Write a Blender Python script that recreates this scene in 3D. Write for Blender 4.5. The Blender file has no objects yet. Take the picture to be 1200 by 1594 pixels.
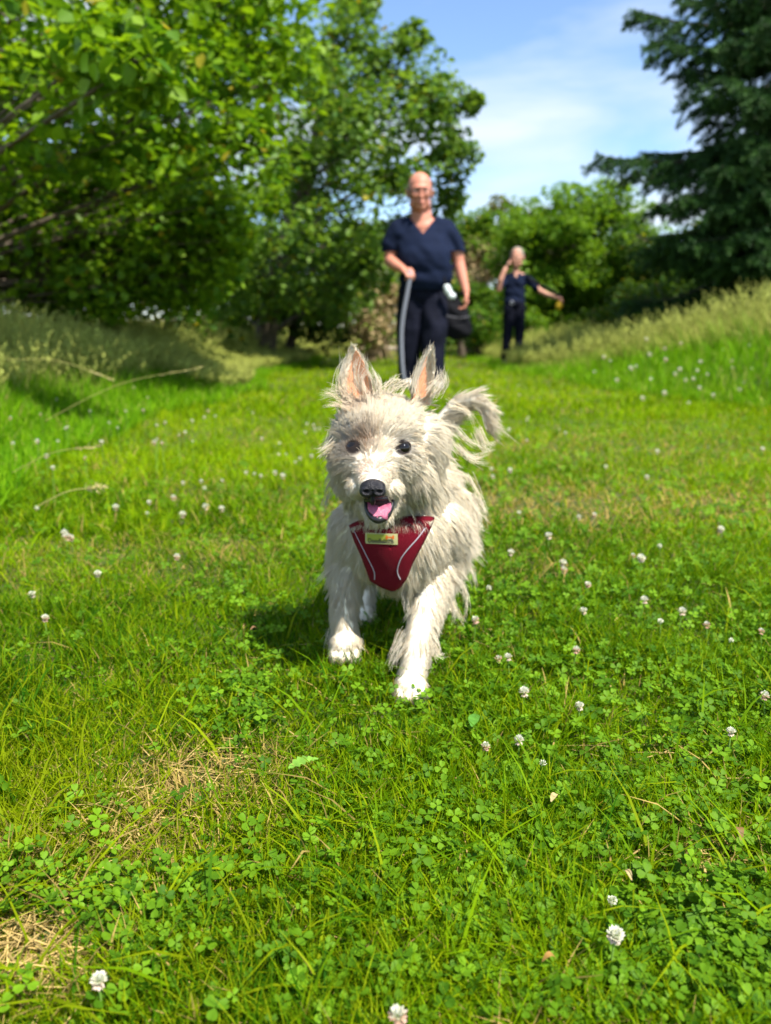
import bpy, bmesh, math, random
import numpy as np
from mathutils import Vector, Matrix, bvhtree
R = math.radians
rng = np.random.default_rng(11)
random.seed(5)
C = bpy.context.scene.collection

# ------------------------------------------------------------------ camera, sky, sun, exposure
CAMZ, PITCH = 0.47, R(13.18)
cam_d = bpy.data.cameras.new('camera')
cam_d.sensor_fit = 'VERTICAL'; cam_d.sensor_height = 36; cam_d.sensor_width = 36
cam_d.lens = 36 * 1200 / 1594
cam_d.clip_start = 0.02; cam_d.clip_end = 2000
cam_d.dof.use_dof = True
cam_d.dof.focus_distance = 0.77
cam_d.dof.aperture_fstop = 5.0
cam = bpy.data.objects.new('camera', cam_d); C.objects.link(cam)
cam.location = (0, 0, CAMZ); cam.rotation_euler = (R(90) - PITCH, 0, 0)
sc = bpy.context.scene
sc.camera = cam
sc.render.resolution_x, sc.render.resolution_y = 771, 1024
sc.view_settings.view_transform = 'Standard'; sc.view_settings.look = 'None'
sc.view_settings.exposure = 0.95; sc.view_settings.gamma = 1
try:
    sc.cycles.diffuse_bounces = 8; sc.cycles.transmission_bounces = 6; sc.cycles.max_bounces = 12
    sc.cycles.use_denoising = True
except Exception: pass

SUN = Vector((0.37, -0.40, 0.84)).normalized()
sun_el = math.asin(SUN.z); sun_az = math.atan2(SUN.x, SUN.y)
w = bpy.data.worlds.new('World'); sc.world = w; w.use_nodes = True
nt = w.node_tree; nt.nodes.clear()
out = nt.nodes.new('ShaderNodeOutputWorld'); bg = nt.nodes.new('ShaderNodeBackground')
sky = nt.nodes.new('ShaderNodeTexSky'); sky.sky_type = 'NISHITA'; sky.sun_disc = False
sky.sun_elevation = sun_el; sky.sun_rotation = sun_az
sky.air_density = 0.85; sky.dust_density = 0.0; sky.ozone_density = 3.2
tc = nt.nodes.new('ShaderNodeTexCoord'); mp = nt.nodes.new('ShaderNodeMapping')
mp.inputs['Scale'].default_value = (1.6, 1.6, 7.5); mp.inputs['Rotation'].default_value = (0.0, R(-13), R(15))
nz = nt.nodes.new('ShaderNodeTexNoise'); nz.inputs['Scale'].default_value = 1.5; nz.inputs['Detail'].default_value = 5
nz.inputs['Roughness'].default_value = 0.5; nz.inputs['Distortion'].default_value = 0.35
cr = nt.nodes.new('ShaderNodeValToRGB'); cr.color_ramp.elements[0].position = 0.40; cr.color_ramp.elements[1].position = 0.64
mx = nt.nodes.new('ShaderNodeMix'); mx.data_type = 'RGBA'
mx.inputs[7].default_value = (3.7, 4.05, 4.3, 1)          # cirrus, same physical scale as the sky texture
mul = nt.nodes.new('ShaderNodeMath'); mul.operation = 'MULTIPLY'; mul.inputs[1].default_value = 0.85
L = nt.links.new
L(tc.outputs['Generated'], mp.inputs[0]); L(mp.outputs[0], nz.inputs['Vector']); L(nz.outputs['Fac'], cr.inputs[0])
L(cr.outputs[0], mul.inputs[0]); L(mul.outputs[0], mx.inputs[0]); L(sky.outputs[0], mx.inputs[6])
L(mx.outputs[2], bg.inputs[0]); L(bg.outputs[0], out.inputs[0])
bg.inputs[1].default_value = 0.14

sd = bpy.data.lights.new('sun', 'SUN'); sd.energy = 5.0; sd.angle = R(0.6); sd.color = (1.0, 0.95, 0.86)
so = bpy.data.objects.new('sun', sd); C.objects.link(so)
so.rotation_euler = (-SUN).to_track_quat('-Z', 'Y').to_euler(); so.location = (5, -3, 10)

# ------------------------------------------------------------------ helpers
def unproj(px, py, Y=None, z=0.0):
    """a point of the photo, at distance Y or on the level z"""
    u = (px - 600) / 1200; v = (797 - py) / 1200
    dy = math.cos(PITCH) + v * math.sin(PITCH); dz = -math.sin(PITCH) + v * math.cos(PITCH)
    t = (Y / dy) if Y is not None else (z - CAMZ) / dz
    return (u * t, dy * t, CAMZ + dz * t)

def mesh_np(name, V, F, col=None, smooth=True):
    V = np.asarray(V, np.float32); F = np.asarray(F, np.int32)
    me = bpy.data.meshes.new(name)
    me.vertices.add(len(V)); me.vertices.foreach_set('co', V.ravel())
    k = F.shape[1]
    me.loops.add(F.size); me.loops.foreach_set('vertex_index', F.ravel())
    me.polygons.add(len(F)); me.polygons.foreach_set('loop_start', np.arange(len(F), dtype=np.int32) * k)
    me.update(calc_edges=True)
    if smooth: me.polygons.foreach_set('use_smooth', np.ones(len(F), bool))
    if col is not None: put_col(me, col)
    return me

def put_col(me, col):
    a = me.color_attributes.new('Col', 'FLOAT_COLOR', 'POINT')
    c = np.ones((len(me.vertices), 4), np.float32); c[:, :3] = col
    a.data.foreach_set('color', c.ravel())

def link(name, me, mat=None, parent=None):
    o = bpy.data.objects.new(name, me); C.objects.link(o)
    if mat is not None and me is not None:
        me.materials.clear(); me.materials.append(mat)
    if parent is not None: o.parent = parent
    return o

def tag(o, label=None, cat=None, group=None, kind=None):
    if label: o['label'] = label
    if cat: o['category'] = cat
    if group: o['group'] = group
    if kind: o['kind'] = kind
    return o

def empty(name, loc=(0, 0, 0)):
    o = bpy.data.objects.new(name, None); C.objects.link(o); o.location = loc
    o.empty_display_size = 0.05
    return o

def mat(name, color=(.5, .5, .5), rough=.6, trans=0.0, attr=False, spec=.3, var=0.0, vscale=8.0, bump=0.0, bscale=40.0, tcol=None, metal=0.0, sheen=0.0):
    m = bpy.data.materials.new(name); m.use_nodes = True
    nt = m.node_tree; n = nt.nodes; l = nt.links.new
    p = n['Principled BSDF']; o = n['Material Output']
    p.inputs['Roughness'].default_value = rough; p.inputs['Specular IOR Level'].default_value = spec
    p.inputs['Metallic'].default_value = metal
    if sheen: p.inputs['Sheen Weight'].default_value = sheen
    src = None
    if attr:
        a = n.new('ShaderNodeAttribute'); a.attribute_name = 'Col'; src = a.outputs['Color']
    else:
        rgb = n.new('ShaderNodeRGB'); rgb.outputs[0].default_value = (*color, 1); src = rgb.outputs[0]
    if var:
        t = n.new('ShaderNodeTexCoord'); z = n.new('ShaderNodeTexNoise'); z.inputs['Scale'].default_value = vscale
        z.inputs['Detail'].default_value = 5
        l(t.outputs['Object'], z.inputs['Vector'])
        mr = n.new('ShaderNodeMapRange'); mr.inputs[1].default_value = .3; mr.inputs[2].default_value = .7
        mr.inputs[3].default_value = 1 - var; mr.inputs[4].default_value = 1 + var
        l(z.outputs['Fac'], mr.inputs[0])
        hs = n.new('ShaderNodeHueSaturation'); l(mr.outputs[0], hs.inputs['Value']); l(src, hs.inputs['Color'])
        src = hs.outputs[0]
    l(src, p.inputs['Base Color'])
    if bump:
        t = n.new('ShaderNodeTexCoord'); z = n.new('ShaderNodeTexNoise'); z.inputs['Scale'].default_value = bscale
        z.inputs['Detail'].default_value = 4
        l(t.outputs['Object'], z.inputs['Vector'])
        b = n.new('ShaderNodeBump'); b.inputs['Strength'].default_value = bump; b.inputs['Distance'].default_value = .01
        l(z.outputs['Fac'], b.inputs['Height']); l(b.outputs[0], p.inputs['Normal'])
    if trans:
        tr = n.new('ShaderNodeBsdfTranslucent')
        if tcol is not None:
            mm = n.new('ShaderNodeMix'); mm.data_type = 'RGBA'; mm.blend_type = 'MULTIPLY'; mm.inputs[0].default_value = 1
            l(src, mm.inputs[6]); mm.inputs[7].default_value = (*tcol, 1); l(mm.outputs[2], tr.inputs[0])
        else: l(src, tr.inputs[0])
        mi = n.new('ShaderNodeMixShader'); mi.inputs[0].default_value = trans
        l(p.outputs[0], mi.inputs[1]); l(tr.outputs[0], mi.inputs[2]); l(mi.outputs[0], o.inputs[0])
    return m

def nrm(a): return a / (np.linalg.norm(a, axis=-1, keepdims=True) + 1e-9)

_bm = bmesh.new(); bmesh.ops.create_icosphere(_bm, subdivisions=3, radius=1)
ICO_V = np.array([v.co[:] for v in _bm.verts]); ICO_F = np.array([[v.index for v in f.verts] for f in _bm.faces]); _bm.free()

def sph(c, r, rot=None):
    r = np.array(r if hasattr(r, '__len__') else (r, r, r), float)
    V = ICO_V * r
    if rot is not None:
        M = np.array(Matrix.Rotation(rot[1], 3, rot[0])); V = V @ M.T
    return (V + np.array(c), ICO_F)

def chain(pts, radii, step=.35):
    """spheres swept along a polyline: a limb that tapers"""
    res = []
    for i in range(len(pts) - 1):
        a, b = np.array(pts[i], float), np.array(pts[i + 1], float); ra, rb = radii[i], radii[i + 1]
        n = max(2, int(np.linalg.norm(b - a) / (step * min(np.min(ra), np.min(rb)))) + 1)
        for k in range(n + (i == len(pts) - 2)):
            t = k / n; res.append(sph(a + (b - a) * t, np.array(ra) * (1 - t) + np.array(rb) * t))
    return res

def fuse(name, prims, voxel, it=6, fac=.5):
    """one continuous surface from overlapping forms"""
    V = []; F = []; n = 0
    for v, f in prims: V.append(v); F.append(f + n); n += len(v)
    me = mesh_np(name + '_tmp', np.vstack(V), np.vstack(F))
    o = link(name + '_tmp', me)
    m = o.modifiers.new('r', 'REMESH'); m.mode = 'VOXEL'; m.voxel_size = voxel
    s = o.modifiers.new('s', 'SMOOTH'); s.iterations = it; s.factor = fac
    dg = bpy.context.evaluated_depsgraph_get(); dg.update()
    r = bpy.data.meshes.new_from_object(o.evaluated_get(dg))
    bpy.data.objects.remove(o); bpy.data.meshes.remove(me)
    r.name = name
    r.polygons.foreach_set('use_smooth', np.ones(len(r.polygons), bool))
    return r

def verts_of(me):
    a = np.empty(len(me.vertices) * 3, np.float32); me.vertices.foreach_get('co', a); return a.reshape(-1, 3)

def cut_faces(me, fn):
    bm = bmesh.new(); bm.from_mesh(me)
    d = [f for f in bm.faces if fn(f.calc_center_median())]
    bmesh.ops.delete(bm, geom=d, context='FACES'); bm.to_mesh(me); bm.free()

def tube_np(P, Rr, sides=6, cap=False):
    """P (K,3) path, Rr (K,) radii"""
    P = np.asarray(P, float); K = len(P); Rr = np.broadcast_to(Rr, (K,))
    T = nrm(np.gradient(P, axis=0)); ref = np.array([0, 0, 1.]) if abs(T[0, 2]) < .9 else np.array([1., 0, 0])
    U = nrm(np.cross(T, ref)); W = np.cross(T, U)
    a = np.linspace(0, 2 * np.pi, sides, endpoint=False)
    V = P[:, None] + Rr[:, None, None] * (np.cos(a)[None, :, None] * U[:, None] + np.sin(a)[None, :, None] * W[:, None])
    i = np.arange(K - 1)[:, None] * sides; j = np.arange(sides)[None]; j2 = (j + 1) % sides
    F = np.stack([i + j, i + j2, i + sides + j2, i + sides + j], -1).reshape(-1, 4)
    return V.reshape(-1, 3), F

class Acc:
    def __init__(s): s.V = []; s.F = []; s.C = []; s.n = 0
    def add(s, V, F, c=None):
        s.V.append(V); s.F.append(F + s.n); s.n += len(V)
        if c is not None: s.C.append(np.broadcast_to(np.asarray(c, float), (len(V), 3)))
    def mesh(s, name, smooth=True):
        return mesh_np(name, np.vstack(s.V), np.vstack(s.F), np.vstack(s.C) if s.C else None, smooth)

def catmull(P, n):
    P = np.asarray(P, float); P = np.vstack([2 * P[0] - P[1], P, 2 * P[-1] - P[-2]]); out = []
    m = len(P) - 3
    for t in np.linspace(0, m - 1e-6, n):
        i = int(t); u = t - i; a, b, c, d = P[i:i + 4]
        out.append(.5 * ((2 * b) + (-a + c) * u + (2 * a - 5 * b + 4 * c - d) * u * u + (-a + 3 * b - 3 * c + d) * u ** 3))
    return np.array(out)

def strands(P, rad, sides=3, seed=0):
    """P (N,K,3) -> tubes"""
    r_ = np.random.default_rng(seed)
    N, K, _ = P.shape; T = nrm(np.gradient(P, axis=1))
    ref = nrm(r_.normal(size=(N, 1, 3))); U = nrm(np.cross(T, ref)); W = np.cross(T, U)
    a = np.linspace(0, 2 * np.pi, sides, endpoint=False)
    V = P[:, :, None] + rad[..., None, None] * (np.cos(a)[None, None, :, None] * U[:, :, None] + np.sin(a)[None, None, :, None] * W[:, :, None])
    base = (np.arange(N) * K * sides)[:, None, None] + (np.arange(K - 1) * sides)[None, :, None]
    j = np.arange(sides)[None, None]; j2 = (j + 1) % sides
    F = np.stack([base + j, base + j2, base + sides + j2, base + sides + j], -1).reshape(-1, 4)
    return V.reshape(-1, 3), F

def smooth01(x): x = np.clip(x, 0, 1); return x * x * (3 - 2 * x)

def vnoise(x, y, s, seed=0):
    """cheap smooth 2-D noise in 0..1"""
    r_ = np.random.default_rng(seed); G = r_.random((64, 64))
    u = np.asarray(x) / s + 1000.5; v = np.asarray(y) / s + 1000.5
    i = np.floor(u).astype(int); j = np.floor(v).astype(int); a = smooth01(u - i); b = smooth01(v - j)
    g = lambda p, q: G[p % 64, q % 64]
    return (g(i, j) * (1 - a) + g(i + 1, j) * a) * (1 - b) + (g(i, j + 1) * (1 - a) + g(i + 1, j + 1) * a) * b

# ------------------------------------------------------------------ the ground
def edge_left(y): return np.interp(y, [0, 10, 14, 20, 27, 40], [-1.25, -1.3, -1.12, -.55, .1, .6]) + .12 * np.sin(y * 1.3) + .05 * np.sin(y * 4.1)
def edge_right(y): return np.interp(y, [3, 4.7, 8, 9.5, 11], [2.8, 2.35, 1.60, 1.52, 1.55]) + .10 * np.sin(y * 1.7 + 1) + np.maximum(y - 12, 0) * .06
def H(x, y):
    x = np.asarray(x, float); y = np.asarray(y, float)
    near = smooth01((y - 1.6) / 1.5)
    b = (.34 * smooth01((x - edge_right(y) + .25) / 1.7)) * (1 - .92 * smooth01((y - 6.5) / 3)) + .10 * smooth01((edge_left(y) - x) / 1.0)
    bumps = (vnoise(x, y, .5, 3) - .5) * .016 + (vnoise(x, y, .17, 4) - .5) * .008
    far = np.clip((y - 30) / 100, 0, 1) * 1.0
    return b * near + bumps * (.25 + .75 * near) + far

ys = np.concatenate([np.linspace(-6, 0, 7)[:-1], np.linspace(0, 6, 121), np.linspace(6, 30, 97)[1:], np.geomspace(31, 900, 25)])
xs = np.concatenate([-np.geomspace(600, 7, 18), np.linspace(-6.5, 6.5, 131), np.geomspace(7, 600, 18)])
X, Yg = np.meshgrid(xs, ys); Zg = H(X, Yg)
V = np.stack([X, Yg, Zg], -1).reshape(-1, 3); nx = len(xs)
i = np.arange(len(ys) - 1)[:, None] * nx + np.arange(nx - 1)[None]
F = np.stack([i, i + 1, i + nx + 1, i + nx], -1).reshape(-1, 4)
m_soil = bpy.data.materials.new('meadow_soil'); m_soil.use_nodes = True
n = m_soil.node_tree.nodes; l = m_soil.node_tree.links.new
t = n.new('ShaderNodeTexCoord'); z = n.new('ShaderNodeTexNoise'); z.inputs['Scale'].default_value = 3.5; z.inputs['Detail'].default_value = 8; z.inputs['Roughness'].default_value = .7
z2 = n.new('ShaderNodeTexNoise'); z2.inputs['Scale'].default_value = 90; z2.inputs['Detail'].default_value = 4
c1 = n.new('ShaderNodeValToRGB'); e = c1.color_ramp.elements
e[0].position = .35; e[0].color = (.045, .075, .010, 1); e[1].position = .72; e[1].color = (.11, .085, .035, 1)
m2 = n.new('ShaderNodeMix'); m2.data_type = 'RGBA'; m2.blend_type = 'OVERLAY'; m2.inputs[0].default_value = .7
bb = n.new('ShaderNodeBump'); bb.inputs['Strength'].default_value = .6; bb.inputs['Distance'].default_value = .01
l(t.outputs['Object'], z.inputs['Vector']); l(t.outputs['Object'], z2.inputs['Vector']); l(z.outputs['Fac'], c1.inputs[0])
l(c1.outputs[0], m2.inputs[6]); l(z2.outputs['Color'], m2.inputs[7]); l(m2.outputs[2], n['Principled BSDF'].inputs['Base Color'])
l(z2.outputs['Fac'], bb.inputs['Height']); l(bb.outputs[0], n['Principled BSDF'].inputs['Normal']); n['Principled BSDF'].inputs['Roughness'].default_value = .95
tag(link('ground', mesh_np('ground', V, F), m_soil), kind='structure')

m_grass = mat('grass_blades', attr=True, rough=.6, trans=.45, spec=.06, tcol=(1.2, 1.2, .4))
m_meadow = mat('meadow_grass', attr=True, rough=.6, trans=.4, spec=.06)
m_clover = mat('clover_leaf', attr=True, rough=.55, trans=.35, spec=.12, tcol=(1.1, 1.1, .7))
m_straw = mat('straw', attr=True, rough=.7, trans=.2, spec=.2)

def blades(x, y, h, wd, lean, col, seed, segs=3, flop=0.0, z0=None, tipcol=None):
    r_ = np.random.default_rng(seed); N = len(x)
    az = r_.random(N) * 2 * np.pi; la = az + r_.normal(size=N) * .9
    z = H(x, y) if z0 is None else z0
    B = np.stack([x, y, z - .003], -1)
    D = np.stack([np.cos(la), np.sin(la), np.zeros(N)], -1)
    S = np.stack([-np.sin(az), np.cos(az), np.zeros(N)], -1)
    t = np.linspace(0, 1, segs + 1)[None, :, None]
    ln = lean[:, None, None]
    up = np.array([0, 0, 1.])
    hor = ln * (t ** 1.7); ver = t * np.sqrt(np.maximum(1 - (ln * .75) ** 2, .12)) - flop * ln * t ** 3 * .5
    P = B[:, None] + h[:, None, None] * (D[:, None] * hor + up * ver)
    P[..., 2] = np.maximum(P[..., 2], z[:, None] + .002)
    prof = np.array([.75, 1, .8, .12])[None, :, None] if segs == 3 else np.interp(t, [0, .3, .7, 1], [.7, 1, .75, .1])
    Wd = wd[:, None, None] * prof * .5
    V = np.stack([P - S[:, None] * Wd, P + S[:, None] * Wd], 2).reshape(-1, 3)
    k = segs + 1
    b = (np.arange(N) * k * 2)[:, None] + (np.arange(segs) * 2)[None]
    F = np.stack([b, b + 1, b + 3, b + 2], -1).reshape(-1, 4)
    c = np.repeat(col, k * 2, axis=0)
    if tipcol is not None:
        tt = np.tile(np.repeat(np.linspace(0, 1, k), 2), N)[:, None]; tc_ = np.repeat(tipcol, k * 2, axis=0); c = c * (1 - tt) + tc_ * tt
    return V, F, c

def patches(x, y):
    """how dry and worn the turf is"""
    d = np.zeros_like(x)
    for px, py, rx, ry, s in ((320, 1210, .085, .055, .85), (240, 1300, .11, .055, .45), (120, 1420, .08, .06, .3), (60, 1500, .05, .04, 1.0), (600, 790, .5, .35, .25), (1000, 700, .6, .5, .35), (850, 790, .35, .3, .45), (1150, 790, .35, .3, .4), (180, 880, .25, .16, .25), (1100, 1370, .04, .03, .6)):
        q = unproj(px, py); d += s * np.exp(-(((x - q[0]) / rx) ** 2 + ((y - q[1]) / ry) ** 2))
    return np.clip(d + .35 * np.clip(vnoise(x, y, .22, 9) - .62, 0, 1) * 2, 0, 1)

def sample_lawn(N, y0, y1, r_):
    y = np.exp(r_.uniform(np.log(y0), np.log(y1), N)); hw = y * .58 + .30
    x = r_.uniform(-1, 1, N) * hw
    k = (x > edge_left(y) - .25) & (x < edge_right(y) + .35); return x[k], y[k]

def grass_cols(x, y, r_, dry):
    N = len(x); a = r_.random((N, 1)); g = vnoise(x, y, .13, 21)[:, None]; g2 = vnoise(x, y, .6, 22)[:, None]
    deep = np.array([.024, .105, .002]); bright = np.array([.255, .405, .002]); yel = np.array([.36, .40, .005]); straw = np.array([.50, .36, .11])
    mixv = np.clip(.05 + .62 * a + .35 * (g - .5) + .5 * (g2 - .5) + .32 * smooth01((y - 1.0) / 1.5)[:, None], 0, 1)
    c = deep * (1 - mixv) + bright * mixv
    warm = np.exp(-(((x + .34) / .28) ** 2 + ((y - .62) / .30) ** 2))[:, None]; k = (r_.random((N, 1)) < (.06 + .25 * g2 + .7 * warm)); c = np.where(k, c * .5 + yel * .5, c)
    s = (r_.random(N) < .018 + dry * .7)[:, None]; c = np.where(s, straw * (.5 + .7 * r_.random((N, 1))), c)
    return c

g = Acc()
for (N, y0, y1, hh, ww, seed) in ((180000, .40, 1.7, .036, .0014, 1), (90000, 1.7, 4.2, .045, .0034, 2), (95000, 4.2, 13, .05, .0075, 3), (32000, 13, 34, .07, .02, 4)):
    r_ = np.random.default_rng(seed); x, y = sample_lawn(N, y0, y1, r_); dry = patches(x, y)
    keep = r_.random(len(x)) > dry * .55; x, y, dry = x[keep], y[keep], dry[keep]; N = len(x)
    tuft = vnoise(x, y, .09, 31)
    h = hh * (.45 + 1.0 * r_.random(N) ** 1.3) * (.65 + .8 * tuft) * (1 - .55 * dry)
    wd = ww * (.55 + .9 * r_.random(N)) * (1 + .15 * (y / y0 - 1))
    lean = np.clip(.2 + .75 * r_.random(N) + .25 * dry, 0, 1.15)
    V, F, c = blades(x, y, h, wd, lean, grass_cols(x, y, r_, dry), seed + 40, flop=.5); g.add(V, F, c)
# longer, broader blades lying across the turf
r_ = np.random.default_rng(77); x, y = sample_lawn(3200, .42, 3.5, r_); N = len(x)
V, F, c = blades(x, y, .05 + .065 * r_.random(N) ** 1.6, (.0015 + .0014 * r_.random(N)) * (1 + .3 * y), .6 + .5 * r_.random(N), grass_cols(x, y, r_, patches(x, y) * .4), 78, flop=.55)
g.add(V, F, c)
tag(link('lawn_grass', g.mesh('lawn_grass'), m_grass), 'short bright green mown grass of the path', 'grass', kind='stuff')

# dry thatch lying flat
r_ = np.random.default_rng(91); g = Acc()
x, y = sample_lawn(46000, .4, 3.0, r_); dry = patches(x, y); k = r_.random(len(x)) < dry * .7 + .025; x, y = x[k], y[k]; N = len(x)
c = np.array([.52, .37, .13]) * (.45 + .8 * r_.random((N, 1)))
V, F, c = blades(x, y, .015 + .035 * r_.random(N), .0011 + .001 * r_.random(N), np.full(N, 1.2), c, 92, flop=.9, z0=H(x, y) + .004 + .012 * r_.random(N)); g.add(V, F, c)
tag(link('dry_thatch', g.mesh('dry_thatch'), m_straw), 'straw coloured dead grass lying in worn patches of the lawn', 'dead grass', kind='stuff')

# clover leaves
def trefoils(x, y, z, size, col, r_, tilt=.45):
    N = len(x)
    leaf = np.array([[0, 0.02, 0], [-.40, .45, .10], [-.42, .85, .13], [-.16, 1.02, .07], [0, .90, 0], [0, .45, -.02], [.16, 1.02, .07], [.42, .85, .13], [.40, .45, .10]])
    lf = np.array([[0, 5, 2, 1], [5, 4, 3, 2], [0, 8, 7, 5], [5, 7, 6, 4]])
    V = []; 
    for k in range(3):
        a = k * 2 * np.pi / 3; ca, sa = np.cos(a), np.sin(a)
        M = np.array([[ca, -sa, 0], [sa, ca, 0], [0, 0, 1]]); V.append(leaf @ M.T)
    T = np.vstack(V); FT = np.vstack([lf + 9 * k for k in range(3)])
    az = r_.random(N) * 2 * np.pi; n_ = nrm(np.stack([r_.normal(size=N) * tilt, r_.normal(size=N) * tilt - .12, np.ones(N)], -1))
    u = nrm(np.cross(n_, np.stack([np.cos(az), np.sin(az), 0 * az], -1))); v = np.cross(n_, u)
    S = size[:, None, None]
    W = (T[None, :, 0:1] * u[:, None] + T[None, :, 1:2] * v[:, None] + T[None, :, 2:3] * n_[:, None]) * S + np.stack([x, y, z], -1)[:, None]
    F = (FT[None] + (np.arange(N) * 27)[:, None, None]).reshape(-1, 4)
    mark = np.ones((27, 1)); mark[[2, 7, 11, 16, 20, 25]] = 1.18
    c = (col[:, None] * mark[None]).reshape(-1, 3)
    return W.reshape(-1, 3), F, c
g = Acc()
for (N, y0, y1, s0, seed) in ((34000, .42, 1.7, .0070, 5), (13000, 1.7, 4.5, .0095, 6)):
    r_ = np.random.default_rng(seed); x, y = sample_lawn(N, y0, y1, r_)
    q = unproj(300, 1200)
    w_ = .05 + 1.6 * np.clip(vnoise(x, y, .12, 51) - .42, 0, 1) + .36 * smooth01(x * 2.2 + .55)
    w_ = w_ * (1 - patches(x, y))
    k = r_.random(len(x)) < w_; x, y = x[k], y[k]; N = len(x)
    z = H(x, y) + .008 + .027 * r_.random(N)
    a = r_.random((N, 1)); c = np.array([.042, .120, .004]) * (1 - a) + np.array([.155, .30, .010]) * a
    V, F, c = trefoils(x, y, z, s0 * (.6 + .75 * r_.random(N)), c, r_); g.add(V, F, c)
tag(link('clover_leaves', g.mesh('clover_leaves', smooth=False), m_clover), 'three lobed green clover leaves growing through the lawn', 'clover', kind='stuff')

# the meadow left and right of the path
def meadow(side, N, seed, hgt, zone):
    r_ = np.random.default_rng(seed)
    y = np.exp(r_.uniform(np.log(zone[0]), np.log(zone[1]), N))
    d = (np.interp(y, [5, 7.5, 9.5], [1.9, 1.0, .12]) if side > 0 and zone[2] > .9 else zone[2]) + (zone[3] - zone[2]) * r_.random(N) ** 1.3 * (.6 + y / 12)
    x = edge_left(y) - d if side < 0 else edge_right(y) + d
    return x, y, d, r_
GREEN = np.array([.070, .22, .004]); GREEN2 = np.array([.22, .42, .006]); DRY = np.array([.45, .48, .12]); DRY2 = np.array([.38, .38, .08])
def seed_stalks(x, y, h, r_, lean, seed, wscale=1.0):
    """stalk plus a feathery panicle of short chaff"""
    N = len(x); la = r_.random(N) * 6.283; c = DRY * (.7 + .5 * r_.random((N, 1)))
    z = H(x, y)
    t = np.array([0, .35, .7, 1.])
    D = np.stack([np.cos(la), np.sin(la), 0 * la], -1)
    P = np.stack([x, y, z], -1)[:, None] + h[:, None, None] * (D[:, None] * (lean[:, None] * t ** 2)[..., None] + np.array([0, 0, 1.]) * (t[None, :] * (1 - .35 * lean[:, None] * t))[..., None])
    rad = np.broadcast_to(np.array([.0012, .0011, .0009, .0005]) * wscale, (N, 4)) * (1 + y[:, None] / 12)
    V1, F1 = strands(P, rad, 3, seed)
    c1 = np.repeat(c * .9, 12, axis=0)
    # chaff
    M = 14; u = .66 + .34 * r_.random((N, M)); idx = np.clip((u - .7) / .3, -.1, 1)
    B = P[:, 2][:, None] * (1 - idx[..., None]) + P[:, 3][:, None] * idx[..., None]
    dr = nrm(r_.normal(size=(N, M, 3)) * np.array([.6, .6, .5]) + np.array([0, 0, 1.1])); ln = (.012 + .026 * r_.random((N, M)))[..., None] * (1.25 - idx[..., None]); wd = nrm(np.cross(dr, r_.normal(size=(N, M, 3)))) * (.0010 + .0006 * y[:, None, None])
    Q = np.stack([B - wd * .3, B + dr * ln * .5 - wd, B + dr * ln, B + dr * ln * .5 + wd], 2).reshape(-1, 3)
    F2 = np.arange(N * M * 4).reshape(-1, 4); c2 = np.repeat(np.repeat(c * 1.15, M, axis=0), 4, axis=0)
    return (V1, F1, c1), (Q, F2, c2)
for side, nm, lab in ((-1, 'meadow_grass', 'tall uncut meadow grass with straw seed heads left of the path'), (1, 'meadow_grass', 'tall uncut meadow grass with straw seed heads on the right bank')):
    g = Acc(); s0 = 200 if side < 0 else 300
    # green sward at the edge, then taller growth
    for (N, zone, h0, h1, dryf, ww) in ((60000, (1.7, 14, -.15, 2.2 if side > 0 else 1.6), .09, .17, .06, .0042), (42000, (2.1, 26, .25 if side > 0 else .50, 4.5), .24, .24, .50, .0065), (34000, (6.5, 22, -.05, 1.8), .22, .24, .55, .0065)):
        x, y, d, r_ = meadow(side, N, s0 + N % 97, 0, zone); a = r_.random((N, 1))
        rise = smooth01((d + .15) / (.9 if N == 60000 else 1.0))
        if side > 0 and N != 60000: k = d > np.interp(y, [4, 7.5, 9], [1.3, .8, .1]); x, y, d, a, rise = x[k], y[k], d[k], a[k], rise[k]
        n_ = len(x)
        h = (h0 + h1 * r_.random(n_)) * (.45 + .55 * rise)
        if side > 0 and N != 60000: h = h * (.5 + .5 * smooth01(d / 1.5))
        if side < 0 and N != 60000: h = h * (.30 + .70 * smooth01((d - .1) / 1.6))
        c = GREEN * (1 - a) + GREEN2 * a; dd = (r_.random(n_) < dryf)[:, None]; c = np.where(dd, DRY2 * (.8 + .5 * a), c)
        tip = c * .55 + DRY * .45 if N != 60000 else c
        V, F, cc = blades(x, y, h, ww * (.6 + .8 * r_.random(n_)) * (1 + y / 14), .15 + .7 * r_.random(n_), c, s0 + 3, flop=.4, tipcol=tip); g.add(V, F, cc)
    if side < 0:
        x, y, d, r_ = meadow(side, 26000, s0 + 19, 0, (6, 22, .0, 2.0)); n_ = len(x)
        for q in seed_stalks(x, y, (.36 + .2 * r_.random(n_)) * (.35 + .65 * smooth01(d / 1.5)), r_, .1 + .45 * r_.random(n_), s0 + 5): g.add(*q)
    x, y, d, r_ = meadow(side, 48000, s0 + 9, 0, (2.3, 30, .50 if side < 0 else .95, 4.6)); n_ = len(x)
    k = r_.random(n_) < (smooth01((d - .3) / .6) * (.55 + .8 * vnoise(x, y, .8, 61)) if side < 0 else .8); x, y = x[k], y[k]; n_ = len(x)
    dk = d[k]; hh = (.34 + .36 * r_.random(n_) ** 1.2) * (.8 + .35 * vnoise(x, y, 1.1, 62)); hh = hh * ((.52 + .48 * smooth01((dk - .1) / 1.3)) if side > 0 else .66 + .34 * smooth01((dk - .4) / 1.2))
    for q in seed_stalks(x, y, hh, r_, .1 + .45 * r_.random(n_), s0): g.add(*q)
    tag(link(nm, g.mesh(nm), m_meadow), lab, 'meadow grass', kind='stuff')

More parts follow.
